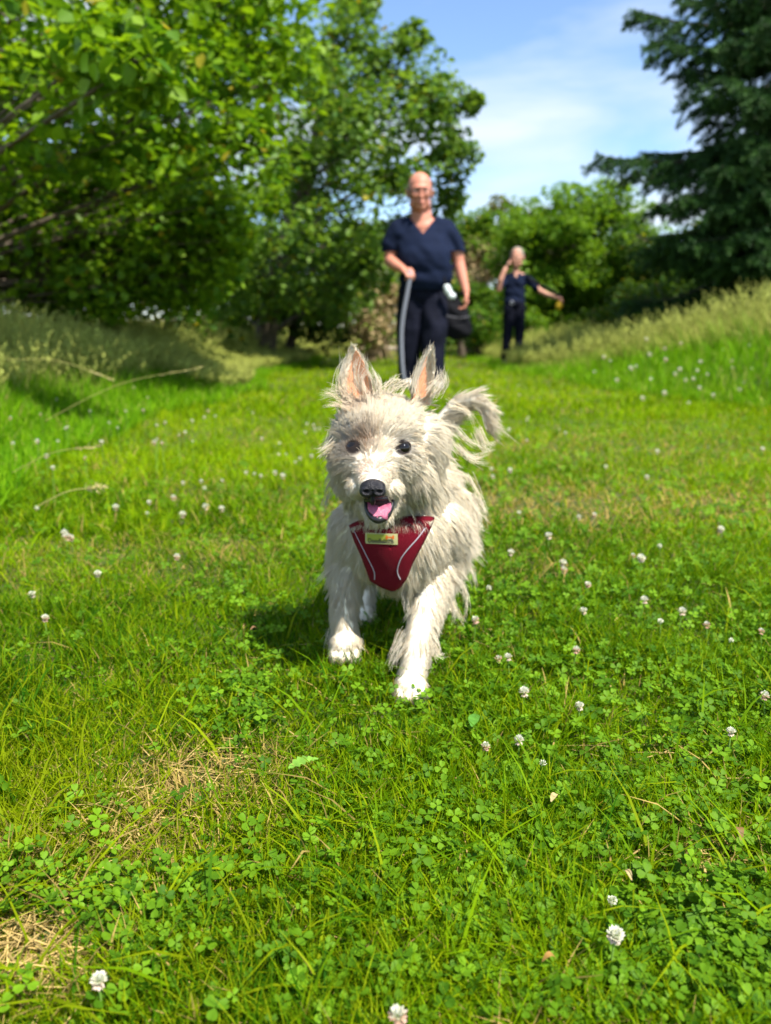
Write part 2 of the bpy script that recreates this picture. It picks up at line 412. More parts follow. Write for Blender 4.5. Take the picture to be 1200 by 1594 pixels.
# a few arching bleached stalks that stand out in front of the left meadow
def arch_stalk(px0, py0, px1, py1, Y0, Y1, lab, w_=.0013, bow=.05):
    a = np.array(unproj(px0, py0, Y0)); b = np.array(unproj(px1, py1, Y1)); a[2] = max(a[2], float(H(a[0], a[1])))
    m = (a + b) / 2 + np.array([0, 0, bow]); P = catmull([a, m, b], 16)
    g = Acc(); V, F = tube_np(P, np.interp(np.arange(16), [0, 15], [w_, w_ * .6]), 6); g.add(V, F, np.array([.50, .45, .14]))
    o = empty('grass_stalk', tuple(a)); tag(o, lab, 'grass stalk', 'bleached stalks arching out of the left meadow')
    for q in range(2):
        pass
    me = g.mesh('stem'); s = link('stem', me, m_straw, o); s.matrix_parent_inverse = Matrix.Translation(-Vector(a))
    g2 = Acc(); r_ = np.random.default_rng(int(px0))
    for k in range(26):
        i_ = r_.uniform(11.0, 15); p = P[int(i_)] * (1 - i_ % 1) + P[min(15, int(i_) + 1)] * (i_ % 1)
        d_ = nrm(P[15] - P[12] + r_.normal(size=3) * .02); u_ = nrm(np.cross(d_, r_.normal(size=3))) * .0022
        g2.add(np.array([p, p + d_ * .008 + u_, p + d_ * .02, p + d_ * .008 - u_]), np.array([[0, 1, 2, 3]]), np.array([.55, .46, .2]))
    s = link('seed_head', g2.mesh('seed_head', False), m_straw, o); s.matrix_parent_inverse = Matrix.Translation(-Vector(a))
arch_stalk(70, 655, 312, 572, 2.7, 2.5, 'longest pale stalk arching right above the left clover', bow=.035)
arch_stalk(20, 735, 150, 695, 2.2, 2.1, 'short bleached stalk lying low at the left picture edge', bow=.02)
arch_stalk(10, 560, 175, 590, 3.0, 2.8, 'straw stalk drooping in front of the left seed heads', bow=.03)
arch_stalk(55, 790, 160, 758, 1.9, 1.85, 'pale green blade bent over below the left stalks', .0018, bow=.015)

# ------------------------------------------------------------------ trees and shrubs
m_bark = mat('bark', (.11, .085, .06), rough=.9, var=.35, vscale=14, bump=.8, bscale=30)
m_bark_dark = mat('spruce_bark', (.06, .045, .035), rough=.9, var=.3, vscale=14, bump=.8, bscale=30)
m_leaf = mat('broad_leaf', attr=True, rough=.45, trans=.45, spec=.22, tcol=(1.3, 1.25, .5))
m_needle = mat('spruce_needles', attr=True, rough=.6, trans=.12, spec=.25)
m_drybush = mat('dry_bush', attr=True, rough=.8, trans=.25, spec=.15)

def leaves_np(P, size, col, r_, down=.35, narrow=.62, fold=.18, out=None):
    """folded ovate leaves, one per point"""
    N = len(P)
    L0 = np.array([[0, 0, 0], [-.5 * narrow, .38, fold * .5], [-.36 * narrow, .76, fold * .4], [0, 1.05, -.05], [.36 * narrow, .76, fold * .4], [.5 * narrow, .38, fold * .5]])
    Fl = np.array([[0, 3, 2, 1], [0, 5, 4, 3]])
    a = r_.normal(size=(N, 3)) * np.array([1, 1, .45]) + np.array([0, 0, -down])
    if out is not None: a = a + out * .6
    a = nrm(a); up = nrm(np.array([0, 0, 1.]) + r_.normal(size=(N, 3)) * .5); u = nrm(np.cross(a, up)); n_ = np.cross(u, a)
    S = size[:, None, None]
    W = (L0[None, :, 0:1] * u[:, None] + L0[None, :, 1:2] * a[:, None] + L0[None, :, 2:3] * n_[:, None]) * S + P[:, None]
    F = (Fl[None] + (np.arange(N) * 6)[:, None, None]).reshape(-1, 4)
    return W.reshape(-1, 3), F, np.repeat(col, 6, axis=0)

def leaf_cols(N, r_, a, b, yel=.04):
    t = r_.random((N, 1)); c = np.array(a) * (1 - t) + np.array(b) * t
    k = r_.random((N, 1)) < yel; return np.where(k, np.array([.38, .33, .03]) * (.6 + .5 * t), c)

def broad_tree(name, base, clusters, leaf, per, cols, lab, cat='tree', trunk_r=.12, trunk_top=None, seed=1, group=None, yel=.04, down=.35, narrow=.62, twig=True, spread=1.0):
    """clusters: (x, y, z, r) clumps of foliage; limbs are grown to each"""
    r_ = np.random.default_rng(seed); base = np.array(base, float)
    o = empty(name, tuple(base)); tag(o, lab, cat, group)
    inv = Matrix.Translation(-Vector(base))
    cl = np.array(clusters, float)
    top = np.array(trunk_top if trunk_top is not None else [cl[:, 0].mean(), cl[:, 1].mean(), cl[:, 2].mean() + .3 * (cl[:, 2].max() - cl[:, 2].mean())])
    P = catmull([base - [0, 0, .1], base + (top - base) * .33 + r_.normal(size=3) * [.06, .06, 0], base + (top - base) * .66 + r_.normal(size=3) * [.1, .1, 0], top], 18)
    V, F = tube_np(P, np.linspace(trunk_r, trunk_r * .25, 18), 10)
    t = link('trunk', mesh_np('trunk', V, F), m_bark, o); t.matrix_parent_inverse = inv
    g = Acc(); tips = []
    for c in cl:
        d = np.linalg.norm(P - c[:3], axis=1) + np.abs(P[:, 2] - (c[2] - .35 * np.linalg.norm(P[:, :2] - c[:2], axis=1))) * .8; k = int(np.argmin(d)); k = max(2, min(16, k)); s = P[k]
        mid = (s + c[:3]) / 2 + np.array([0, 0, .12]) + r_.normal(size=3) * .08
        Q = catmull([s, mid, c[:3]], 9); rr = min(trunk_r * .2, .007 + .006 * np.linalg.norm(c[:3] - s))
        V, F = tube_np(Q, np.linspace(rr, .007, 9), 6); g.add(V, F)
        for q in range(6):
            e = c[:3] + nrm(r_.normal(size=3)) * c[3] * .95 * np.array([1, 1, .8]); st = Q[r_.integers(4, 9)]
            Q2 = catmull([st, (st + e) / 2 + r_.normal(size=3) * .04, e], 6); V, F = tube_np(Q2, np.linspace(.006, .002, 6), 4); g.add(V, F)
            tips.append(Q2)
    t = link('branches', g.mesh('branches'), m_bark, o); t.matrix_parent_inverse = inv; t['kind'] = 'stuff'
    # leaves: sprays along the twigs plus a ragged shell round every clump
    tw = np.array(tips)
    n1 = int(per * len(cl) * .45); q = tw[r_.integers(0, len(tw), n1)]; u = r_.uniform(.15, 1, n1) * 5; i_ = np.minimum(u.astype(int), 4); f = (u - i_)[:, None]
    A = q[np.arange(n1), i_] * (1 - f) + q[np.arange(n1), i_ + 1] * f + r_.normal(size=(n1, 3)) * leaf * .55
    n2 = int(per * len(cl) * .55); ci = r_.integers(0, len(cl), n2); dr = nrm(r_.normal(size=(n2, 3)))
    # sub-clumps on the shell, so light and dark pockets appear
    K = 14; sub = nrm(r_.normal(size=(len(cl), K, 3))); sj = sub[ci, r_.integers(0, K, n2)]
    dr = nrm(dr * .50 + sj); B = cl[ci, :3] + dr * (cl[ci, 3] * (.55 + .5 * r_.random(n2) ** .6) * spread)[:, None] * np.array([1, 1, .85])
    Pt = np.vstack([A, B]); Pt = Pt[Pt[:, 2] > .08]; N = len(Pt)
    V, F, c = leaves_np(Pt, leaf * (.55 + .75 * r_.random(N)), leaf_cols(N, r_, cols[0], cols[1], yel), r_, down, narrow)
    me = mesh_np('crown', V, F, c, False); t = link('crown', me, m_leaf, o); t.matrix_parent_inverse = inv
    return o

def clumps(r_, n_, cx, cy, cz, rx, ry, rz, cr0, cr1, keep=lambda p: True):
    out = []
    while len(out) < n_:
        p = nrm(r_.normal(size=3)) * (r_.random() ** .45); p = np.array([cx, cy, cz]) + p * [rx, ry, rz]
        if keep(p): out.append((*p, r_.uniform(cr0, cr1)))
    return out

# big leafy tree close by on the left: its boughs hang into the picture
r_ = np.random.default_rng(3)
def at(px, py, Y): return unproj(px, py, Y)
cl = []
for (px, py, Y, r) in ((20, 30, 4.0, .36), (110, 60, 4.2, .36), (215, 95, 3.2, .17), (150, 80, 3.4, .20), (230, 30, 4.6, .40), (330, 60, 5.0, .42), (400, 20, 5.2, .40), (420, 130, 5.3, .34), (330, 160, 4.8, .38), (230, 170, 4.5, .40),
                       (120, 180, 4.4, .40), (20, 160, 4.2, .42), (30, 270, 4.5, .42), (130, 290, 4.8, .42), (230, 270, 4.9, .38), (320, 260, 4.7, .34), (400, 225, 5.0, .28), (290, 345, 4.6, .30), (350, 370, 4.3, .20), (330, 330, 4.4, .22), (180, 375, 4.9, .42), (80, 380, 4.9, .42), (0, 380, 4.8, .40),
                       (260, 425, 5.0, .26), (190, 445, 5.4, .32), (310, 430, 5.2, .20), (100, 445, 5.4, .34), (20, 440, 5.5, .36), (400, 300, 5.6, .20), (430, 60, 5.6, .30), (300, -40, 5.0, .5), (100, -60, 4.6, .5), (-120, 60, 4.6, .5), (-150, 240, 4.8, .5), (-120, 400, 5.0, .45), (-300, 150, 5.0, .6), (-320, 330, 5.2, .5), (200, -170, 5.0, .55), (-50, -150, 5.0, .55), (440, -60, 5.6, .4), (-250, -60, 5.2, .6)):
    if py > 250: Y += 1.9; r *= 1.28
    cl.append((*at(px, py, Y), r))
for k in range(62):   # leafy ends of the low boughs
    cl.append((*at(r_.uniform(-60, 330), r_.uniform(240, 452), r_.uniform(6.2, 7.4)), r_.uniform(.28, .40)))
for k in range(26):   # deeper boughs behind
    cl.append((*at(r_.uniform(-350, 300), r_.uniform(-150, 430), r_.uniform(6.6, 8.4)), r_.uniform(.35, .55)))
broad_tree('broadleaf_tree', (-4.4, 6.2, .1), cl, .070, 480, ((.060, .16, .010), (.22, .36, .012)), 'nearest leafy tree filling the upper left, boughs hanging above the straw seed heads', trunk_r=.16, trunk_top=(-4.0, 6.2, 4.2), seed=8, yel=.02, narrow=.78, down=.45)

# middle tree behind the walking man
r_ = np.random.default_rng(14); cl = []
for (px, py, Y, r) in ((520, 60, 10, .42), (570, 50, 10, .38), (600, 90, 10, .42), (640, 110, 10, .4), (650, 160, 9.8, .42), (690, 150, 10, .28), (690, 200, 10, .36), (720, 240, 10, .22), (735, 160, 10, .11), (690, 270, 10, .28), (650, 250, 9.8, .42), (600, 180, 9.5, .45), (540, 150, 9.3, .45), (480, 100, 9.5, .4), (470, 190, 9.3, .42), (540, 240, 9.2, .42), (610, 270, 9.4, .42), (470, 280, 9.2, .42), (560, 320, 9.3, .42), (500, 360, 9.2, .40), (440, 370, 9.0, .4), (570, 390, 9.5, .36), (700, 310, 10.2, .20), (470, 440, 9.5, .38), (530, 440, 9.7, .34), (400, 430, 9.2, .4), (360, 400, 9.2, .4), (350, 460, 9.3, .35), (420, 470, 10.4, .3), (500, 475, 10.8, .28), (420, 250, 9.5, .4), (560, 5, 10.5, .25), (640, 60, 10.2, .2), (590, 420, 9.8, .25)):
    cl.append((*at(px, py, Y), r))
for (px, py, Y, r) in ((350, 490, 12, .4), (400, 490, 12, .4), (440, 495, 12.4, .4), (480, 495, 12.6, .4), (520, 495, 12.6, .36), (545, 470, 11.8, .3), (560, 440, 10.5, .28)):
    cl.append((*at(px, py, Y), r))
for k in range(24):
    px = r_.uniform(330, 600); cl.append((*at(px, r_.uniform(110 if px > 430 else 0, 470), r_.uniform(10.4, 12.5)), r_.uniform(.4, .6)))
broad_tree('broadleaf_tree', (-1.75, 11.0, .05), cl, .082, 430, ((.050, .13, .020), (.20, .32, .045)), 'rounded broadleaf tree right behind the bald man, sky showing through its top', trunk_r=.17, trunk_top=(-.7, 10.4, 3.7), seed=9, yel=.02, narrow=.75, spread=1.08)

# spruce on the right
def spruce(base, h, lab, branches, seed):
    r_ = np.random.default_rng(seed); base = np.array(base, float); o = empty('spruce_tree', tuple(base)); tag(o, lab, 'spruce')
    inv = Matrix.Translation(-Vector(base))
    P = np.array([base + [0, 0, z] for z in np.linspace(-.1, h, 12)]); V, F = tube_np(P, np.linspace(.17, .03, 12), 10)
    t = link('trunk', mesh_np('trunk', V, F), m_bark_dark, o); t.matrix_parent_inverse = inv
    g = Acc(); B0 = []; B1 = []; BN = []
    for (z, az, ln, droop, lift) in branches:
        d = np.array([math.cos(az), math.sin(az), 0]); s = np.array([-d[1], d[0], 0])
        st = base + [0, 0, z]; Q = catmull([st, st + d * ln * .35 + [0, 0, -droop * .35], st + d * ln * .7 + [0, 0, -droop * .85], st + d * ln + [0, 0, -droop + lift]], 14)
        V, F = tube_np(Q, np.linspace(.03, .006, 14), 5); g.add(V, F)
        nt_ = int(ln * 32)
        for k in range(nt_):
            u = .1 + .9 * (k + r_.random()) / nt_; i_ = min(12, int(u * 13)); f = u * 13 - i_; p = Q[i_] * (1 - f) + Q[i_ + 1] * f
            sd_ = 1 if k % 2 else -1; tl = (.12 + .42 * (1 - u) ** .7 * min(1, ln / 1.6)) * r_.uniform(.6, 1.15)
            td = nrm(d * .75 + s * sd_ * r_.uniform(.5, 1.1) + np.array([0, 0, r_.uniform(-.75, -.05)])); e = p + td * tl + [0, 0, -tl * .15]
            B0.append(p); B1.append(e); BN.append(1)
            for q in range(max(2, int(tl * 13))):   # hanging side sprays
                u2 = r_.uniform(.2, 1); p2 = p + (e - p) * u2; t2 = nrm(td + r_.normal(size=3) * .5 + np.array([0, 0, -.35])); B0.append(p2); B1.append(p2 + t2 * r_.uniform(.06, .16)); BN.append(1)
        B0.append(Q[-3]); B1.append(Q[-1] + d * .05); BN.append(1)
    t = link('branches', g.mesh('branches'), m_bark_dark, o); t.matrix_parent_inverse = inv; t['kind'] = 'stuff'
    B0 = np.array(B0); B1 = np.array(B1); L_ = np.linalg.norm(B1 - B0, axis=1)
    cnt = np.maximum(14, (L_ * 330).astype(int)); idx = np.repeat(np.arange(len(B0)), cnt); N = len(idx)
    u = r_.random(N)[:, None]; A = B0[idx] * (1 - u) + B1[idx] * u; T = nrm(B1 - B0)[idx]
    dv = nrm(T * .8 + nrm(r_.normal(size=(N, 3))) * .85); ln = (.026 + .022 * r_.random(N))[:, None]; wv = nrm(np.cross(dv, r_.normal(size=(N, 3)))) * .0048
    V = np.stack([A - wv, A + wv, A + dv * ln + wv * .5, A + dv * ln - wv * .5], 1).reshape(-1, 3); F = np.arange(N * 4).reshape(-1, 4)
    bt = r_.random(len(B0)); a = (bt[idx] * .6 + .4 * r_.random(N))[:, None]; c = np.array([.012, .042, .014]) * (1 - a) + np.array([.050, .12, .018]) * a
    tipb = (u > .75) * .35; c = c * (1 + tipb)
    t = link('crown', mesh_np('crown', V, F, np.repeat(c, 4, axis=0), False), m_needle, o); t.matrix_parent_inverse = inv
    return N
r_ = np.random.default_rng(23); br = []
SX, SY = 4.75, 9.2
def toward(px, py, Y):   # a branch whose tip reaches a given spot
    p = np.array(unproj(px, py, Y)); d = p - np.array([SX, SY, 0]); return p, math.atan2(d[1], d[0]), math.hypot(d[0], d[1])
for (px, py, Y, dr, li) in ((932, 268, 8.6, .25, .06), (985, 42, 8.8, .10, .10), (1015, 90, 8.6, .25, .05), (1060, 130, 8.8, .35, .05), (1075, 175, 8.6, .4, .04), (1090, 215, 9.0, .45, .04), (1000, 262, 9.0, .3, .02), (1105, 10, 8.6, .1, .1), (1060, 20, 9.2, .1, .1), (1120, 150, 8.0, .4, .05), (1140, 90, 8.2, .4, .05), (1150, 240, 8.2, .4, .04), (1120, 285, 8.0, .4, .04), (1010, 300, 8.6, .5, 0), (1020, 345, 8.8, .55, 0), (1060, 330, 8.2, .5, .0), (1110, 350, 8.0, .5, 0), (1030, 390, 8.6, .6, 0), (1000, 410, 8.9, .6, 0), (1080, 400, 8.1, .6, 0), (1150, 390, 7.9, .6, 0), (1180, 320, 7.8, .5, 0), (1180, 180, 7.9, .4, .05), (1060, 430, 8.6, .6, 0), (1130, 430, 8.2, .6, 0), (1190, 420, 7.9, .6, 0), (1190, 60, 8.0, .4, .1), (1130, -30, 8.4, .3, .1), (1200, -40, 8.2, .3, .1), (1190, 255, 7.7, .4, .04), (1095, 250, 8.7, .35, .03)):
    p, az, ln = toward(px, py, Y); br.append((p[2] + dr - li, az, ln, dr, li))
for k in range(64):
    z = r_.uniform(.5, 5.6); ln = (6.6 - z) * .36 * r_.uniform(.75, 1.05); az = r_.uniform(0, 6.283)
    if math.pi * .8 < az < math.pi * 1.42 and z > 2.0: ln *= .62
    br.append((z, az, ln, .12 + ln * .22, .04))
spruce((SX, SY, .15), 7.2, 'dark spruce with drooping layered boughs at the right edge', br, 5)
br = [(z, r_.uniform(0, 6.283), (6.4 - z) * .38 * r_.uniform(.7, 1.05), .25, .03) for z in r_.uniform(.4, 6.0, 110)]
spruce((7.4, 12.6, .2), 6.8, 'second spruce standing in the gloom behind the front one', br, 6)

# bright rounded shrub behind the second walker, and the smaller growth around it
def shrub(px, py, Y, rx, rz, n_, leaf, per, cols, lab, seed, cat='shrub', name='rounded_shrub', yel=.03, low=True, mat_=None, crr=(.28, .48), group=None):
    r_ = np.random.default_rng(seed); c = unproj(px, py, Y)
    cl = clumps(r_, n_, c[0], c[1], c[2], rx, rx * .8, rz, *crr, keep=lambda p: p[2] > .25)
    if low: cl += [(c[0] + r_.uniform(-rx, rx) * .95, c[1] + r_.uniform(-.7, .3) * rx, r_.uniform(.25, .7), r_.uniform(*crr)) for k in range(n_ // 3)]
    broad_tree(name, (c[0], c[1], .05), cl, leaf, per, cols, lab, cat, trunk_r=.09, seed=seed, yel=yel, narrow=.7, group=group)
YG = ((.045, .12, .008), (.20, .30, .025))
shrub(900, 420, 15.5, 1.80, 1.38, 120, .085, 460, ((.060, .16, .012), (.22, .36, .025)), 'large bright yellow green rounded bush behind the outstretched arm', 31, yel=.0)
shrub(800, 370, 19.5, .9, .8, 24, .10, 420, ((.06, .10, .025), (.20, .19, .06)), 'brownish topped tree peeping over the bright bush', 32, cat='tree', name='background_tree')
shrub(735, 395, 18.0, .8, .8, 22, .10, 420, ((.05, .13, .012), (.19, .30, .03)), 'light green bush between the bald man and the pale patch', 33)
shrub(720, 475, 14.5, .7, .4, 14, .08, 300, ((.03, .09, .01), (.12, .22, .02)), 'low dark green bush behind the black bag', 34, crr=(.2, .34))
shrub(755, 505, 13.5, .34, .26, 7, .06, 260, ((.04, .12, .01), (.14, .26, .02)), 'small green bush at the path edge left of the second walker', 35, crr=(.16, .26))
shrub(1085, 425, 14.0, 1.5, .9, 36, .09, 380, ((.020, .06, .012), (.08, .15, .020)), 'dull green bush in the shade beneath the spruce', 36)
shrub(1010, 470, 11.2, 1.0, .28, 14, .06, 260, ((.03, .09, .010), (.13, .22, .018)), 'low green undergrowth behind the right straw seed heads', 37, crr=(.2, .3))
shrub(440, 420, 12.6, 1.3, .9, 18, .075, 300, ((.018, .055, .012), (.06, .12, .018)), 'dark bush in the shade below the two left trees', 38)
shrub(120, 430, 9.0, 2.0, .7, 24, .07, 300, ((.025, .08, .010), (.10, .18, .015)), 'low green thicket behind the left straw seed heads', 39)
# dry, straw coloured bushes by the man's legs and beyond his arm
def dry_bush(px, py, Y, rx, rz, lab, seed, n_=700, green=.25):
    r_ = np.random.default_rng(seed); c = np.array(unproj(px, py, Y)); o = empty('dry_bush', (c[0], c[1], 0)); tag(o, lab, 'dry bush')
    inv = Matrix.Translation((-c[0], -c[1], 0)); g = Acc(); LP = []
    for k in range(26):
        e = c + r_.normal(size=3) * [rx * .55, rx * .4, rz * .55]; e[2] = max(e[2], .2); Q = catmull([[c[0] + r_.normal() * .12, c[1] + r_.normal() * .12, 0], (c + e) / 2 - [0, 0, .2], e], 10)
        V, F = tube_np(Q, np.linspace(.016, .004, 10), 5); g.add(V, F, np.array([.36, .26, .15])); LP.append(Q)
    t = link('stems', g.mesh('stems'), m_drybush, o); t.matrix_parent_inverse = inv; t['kind'] = 'stuff'
    LP = np.array(LP); n_ *= 6; P = LP[r_.integers(0, 26, n_), r_.integers(4, 10, n_)] + r_.normal(size=(n_, 3)) * .09
    col = np.array([.50, .37, .20]) * (.6 + .7 * r_.random((n_, 1))); k = r_.random((n_, 1)) < green; col = np.where(k, np.array([.16, .24, .03]), col)
    V, F, cc = leaves_np(P, .04 + .05 * r_.random(n_), col, r_, .1, .6); t = link('foliage', mesh_np('foliage', V, F, cc, False), m_drybush, o); t.matrix_parent_inverse = inv
dry_bush(590, 455, 13.5, .38, .35, 'tan dry bush at the left of the bald man and his trousers', 51)
dry_bush(575, 500, 12.5, .40, .25, 'low withered bush near the ground beside the walking man', 52, 500, .35)
dry_bush(748, 405, 17.5, .45, .4, 'pale bleached bush between the two walkers', 53, 700, .12)
dry_bush(728, 450, 16.5, .35, .35, 'buff dry bush showing past the bald man holding the bag', 54, 400, .3)

# pale bare earth where the path ends
g = Acc(); r_ = np.random.default_rng(66)
xx, yy = np.meshgrid(np.linspace(-1, 1, 15), np.linspace(-1, 1, 9)); rr = np.sqrt(xx ** 2 + yy ** 2); ex = np.clip(1 - rr, -.3, 1)
V = np.stack([-.6 + xx * 1.6, 20.5 + yy * 1.6, .02 + .10 * ex + .04 * vnoise(xx, yy, .3, 5)], -1).reshape(-1, 3); i = np.arange(8)[:, None] * 15 + np.arange(14)[None]
F = np.stack([i, i + 1, i + 16, i + 15], -1).reshape(-1, 4)
tag(link('bare_earth', mesh_np('bare_earth', V, F), mat('bare_earth', (.42, .33, .23), rough=.95, var=.25, vscale=3, bump=.5)), kind='structure')

# far tree line closing the view
r_ = np.random.default_rng(70); N = 90000
u = r_.uniform(-1, 1, N); X0 = u * 34; top = 2.6 + 2.2 * vnoise(X0, X0 * 0, 3.1, 71) + 1.0 * vnoise(X0, X0 * 0, .9, 72); top = np.where(X0 > 0, top * .62, top); top = np.where(np.abs(X0 - 3.3) < 2.0, np.minimum(top, 1.9), top)
P = np.stack([X0, 27 + 3 * vnoise(X0, X0 * 0, 2, 73) + r_.normal(size=N) * 1.0, top * r_.random(N) ** .6], -1)
V, F, c = leaves_np(P, .13 + .12 * r_.random(N), leaf_cols(N, r_, (.03, .09, .012), (.13, .22, .03), .01), r_, .2, .7)
tag(link('distant_woodland', mesh_np('distant_woodland', V, F, c, False), m_leaf), 'hazy green line of far trees closing off the meadow', 'woodland', kind='stuff')

# ------------------------------------------------------------------ clover flowers
m_petal = mat('clover_petal', attr=True, rough=.6, trans=.35, spec=.2)
m_stem = mat('flower_stem', (.20, .36, .06), rough=.5, trans=.2)
def flower_mesh(name, seed, kind):
    """white clover head: florets standing up on top, older ones hanging pinkish below"""
    r_ = np.random.default_rng(seed); g = Acc(); n_ = {'full': 64, 'half': 54, 'old': 38, 'bud': 26}[kind]
    V, F = ICO_V * .0032 + [0, 0, .001], ICO_F[:, [0, 1, 2, 2]]
    g.add(V[:0], F[:0])
    for k in range(n_):
        ph = k * 2.39996; u = (k + .5) / n_; el = math.asin(1 - 1.55 * u)    # top to below
        d = np.array([math.cos(ph) * math.cos(el), math.sin(ph) * math.cos(el), math.sin(el)]) + r_.normal(size=3) * .10; d = d / np.linalg.norm(d)
        if u > .72: d = nrm(d + np.array([0, 0, -.9 if kind != 'bud' else 0]))
        ln = .0068 * r_.uniform(.85, 1.1); ln *= {'bud': .7}.get(kind, 1)
        s = nrm(np.cross(d, [0, 0, 1.]) + 1e-6); w_ = s * .0017; n2 = np.cross(s, d) * .0008; b = d * .0012
        Q = np.array([b, b + d * ln * .68 - w_ + n2 * .3, b + d * ln + n2, b + d * ln * .68 + w_ + n2 * .3, b + d * ln * .5 + n2 * -1.2])
        wht = np.array([.80, .79, .66]); pink = np.array([.74, .48, .38]); brown = np.array([.42, .22, .09])
        c = wht * r_.uniform(.88, 1.02)
        if u > .62 and kind in ('full', 'half'): c = pink * .6 + wht * .4
        if kind == 'half' and u > .45: c = pink
        if kind == 'old': c = brown * .5 + pink * .6 if u > .3 else wht * .85
        cc = np.tile(c, (5, 1)); cc[0] = np.array([.45, .55, .2])
        g.add(Q, np.array([[0, 1, 2, 4], [0, 4, 2, 3]]), cc)
    return g.mesh(name, False)
def stem_mesh(h, bend, seed):
    r_ = np.random.default_rng(seed); P = catmull([[-bend, -bend * .4, -h], [-bend * .3, 0, -h * .5], [0, 0, 0]], 8); V, F = tube_np(P, np.full(8, .0008), 6); return mesh_np('stem', V, F)
heads = {k: [flower_mesh('flower_head', s + q, k) for q in range(2)] for k, s in (('full', 1), ('half', 11), ('old', 21), ('bud', 31))}
stems = [stem_mesh(.055, b, 7) for b in (.004, .014, -.012)] + [stem_mesh(.2, .02, 8)]
for m_ in sum(heads.values(), []): m_.materials.append(m_petal)
for m_ in stems: m_.materials.append(m_stem)
def flower(px, py, kind='full', lab=None, h=.045, sc_=1.0, si=None, tilt=(0, 0), group=None, Y=None):
    # the head floats at height h over the turf: find the distance where it sits at this spot of the photo
    zt = h
    for _ in range(6):
        p = unproj(px, py, z=min(zt, CAMZ - .03)); zt = float(H(p[0], p[1])) + h
    if Y is not None: p = unproj(px, py, Y)
    o = empty('clover_flower', p); tag(o, lab, 'clover flower', group)
    hd = link('flower_head', random.choice(heads[kind]), None, o); sc_ *= .74; hd.scale = (sc_, sc_, sc_); hd.rotation_euler = (tilt[0] + random.uniform(-.25, .25), tilt[1] + random.uniform(-.25, .25), random.uniform(0, 6))
    st = link('stem', stems[si if si is not None else random.randrange(3)], None, o); st.rotation_euler[2] = random.uniform(0, 6)
    return o
near = [(958, 1456, 'full', 'biggest open white clover flower at the lower right on a pale tilted stem', .05, 1.15), (154, 1526, 'full', 'white clover flower near the bare soil at the lower left corner', .045, 1.05),
        (620, 1582, 'half', 'white clover flower with brown centre cut by the bottom edge', .05, 1.15), (953, 1402, 'bud', 'small white clover bud above the biggest lower right flower', .03, 1.0),
        (816, 1077, 'full', 'plump white clover flower right of the planted front paw', .045, 1.2), (808, 1152, 'full', 'white clover flower between broad clover leaves below the plump one', .04, 1.05),
        (756, 1162, 'half', 'pinkish clover flower left of the broad leaf pair', .035, .95), (902, 1099, 'full', 'cream clover flower amid grass right of the plump one', .04, 1.0),
        (1138, 1139, 'full', 'lone white clover flower by the right edge above the dry leaf', .045, .95), (845, 1188, 'bud', 'white clover bud on a bright upright stalk', .035, .9),
        (740, 965, 'half', 'pale pink clover flower beside the fur of the right flank', .045, 1.15), (791, 1023, 'full', 'white clover flower with a withered brown one at its left', .04, 1.05), (776, 1026, 'old', 'withered brown clover flower touching a white one', .035, 1.0),
        (897, 1012, 'half', 'pink tinged clover flower standing alone on the sunny lawn right of the dog', .045, 1.1), (1003, 934, 'full', 'flat topped white clover flower on a straight stalk', .055, 1.25), (1062, 952, 'full', 'white clover flower on a slanting stalk, right of the flat topped one', .055, 1.25),
        (1028, 967, 'bud', 'small clover bud on a tall stalk between two bigger flowers', .055, 1.1), (908, 951, 'full', 'cream clover flower left of the flat topped one', .04, 1.15), (1100, 973, 'old', 'drooping pink and brown clover flower on the right lawn', .045, 1.1),
        (1138, 997, 'bud', 'small white clover bud at the right, above the lone flower', .04, .95), (1185, 983, 'old', 'faded brown clover flower close to the right edge', .04, 1.0), (1190, 1083, 'half', 'cream clover flower cut by the right edge', .04, 1.1),
        (854, 834, 'full', 'white clover flower beyond the dog near a cluster of faded ones', .05, 1.5), (876, 876, 'full', 'upper white clover flower in the faded cluster right of the dog', .045, 1.35), (878, 888, 'old', 'brown clover flower at the foot of the faded cluster', .035, 1.3), (998, 869, 'full', 'single white clover flower on the lawn right of the faded cluster', .05, 1.5),
        (795, 860, 'full', 'white clover flower just right of the dog flank fringe', .05, 1.3), (761, 915, 'bud', 'cream clover bud below the flank fringe', .045, 1.2), (1160, 680, 'full', None, .06, 2.0),
        (104, 836, 'half', 'pair topping clover flower, pinkish, at the left edge of the lawn', .05, 1.6), (152, 893, 'full', 'white clover flower on the left lawn below the pinkish one', .04, 1.2), (50, 925, 'full', 'cream clover flower low at the left edge', .04, 1.1), (70, 962, 'half', 'faded clover flower above dark leaves at the far left', .04, 1.1), (1027, 850, 'bud', 'tiny clover bud behind the single white flower', .04, 1.2), (985, 866, 'old', 'browned clover flower left of the single white flower', .035, 1.2), (915, 910, 'half', 'pale clover flower above the cream one on the right lawn', .04, 1.1)]
for (px, py, k, lab, h, s) in near:
    if lab: flower(px, py, k, lab, h, s)
flower(346, 748, 'full', 'yellow tinged small flower in the left lawn', .04, .9)
ORD = ['leftmost', 'second from left', 'third from left', 'fourth from left', 'fifth from left', 'sixth from left', 'seventh from left', 'eighth from left']
ROWS = ['topmost', 'second', 'third', 'fourth', 'fifth', 'sixth', 'seventh', 'eighth']
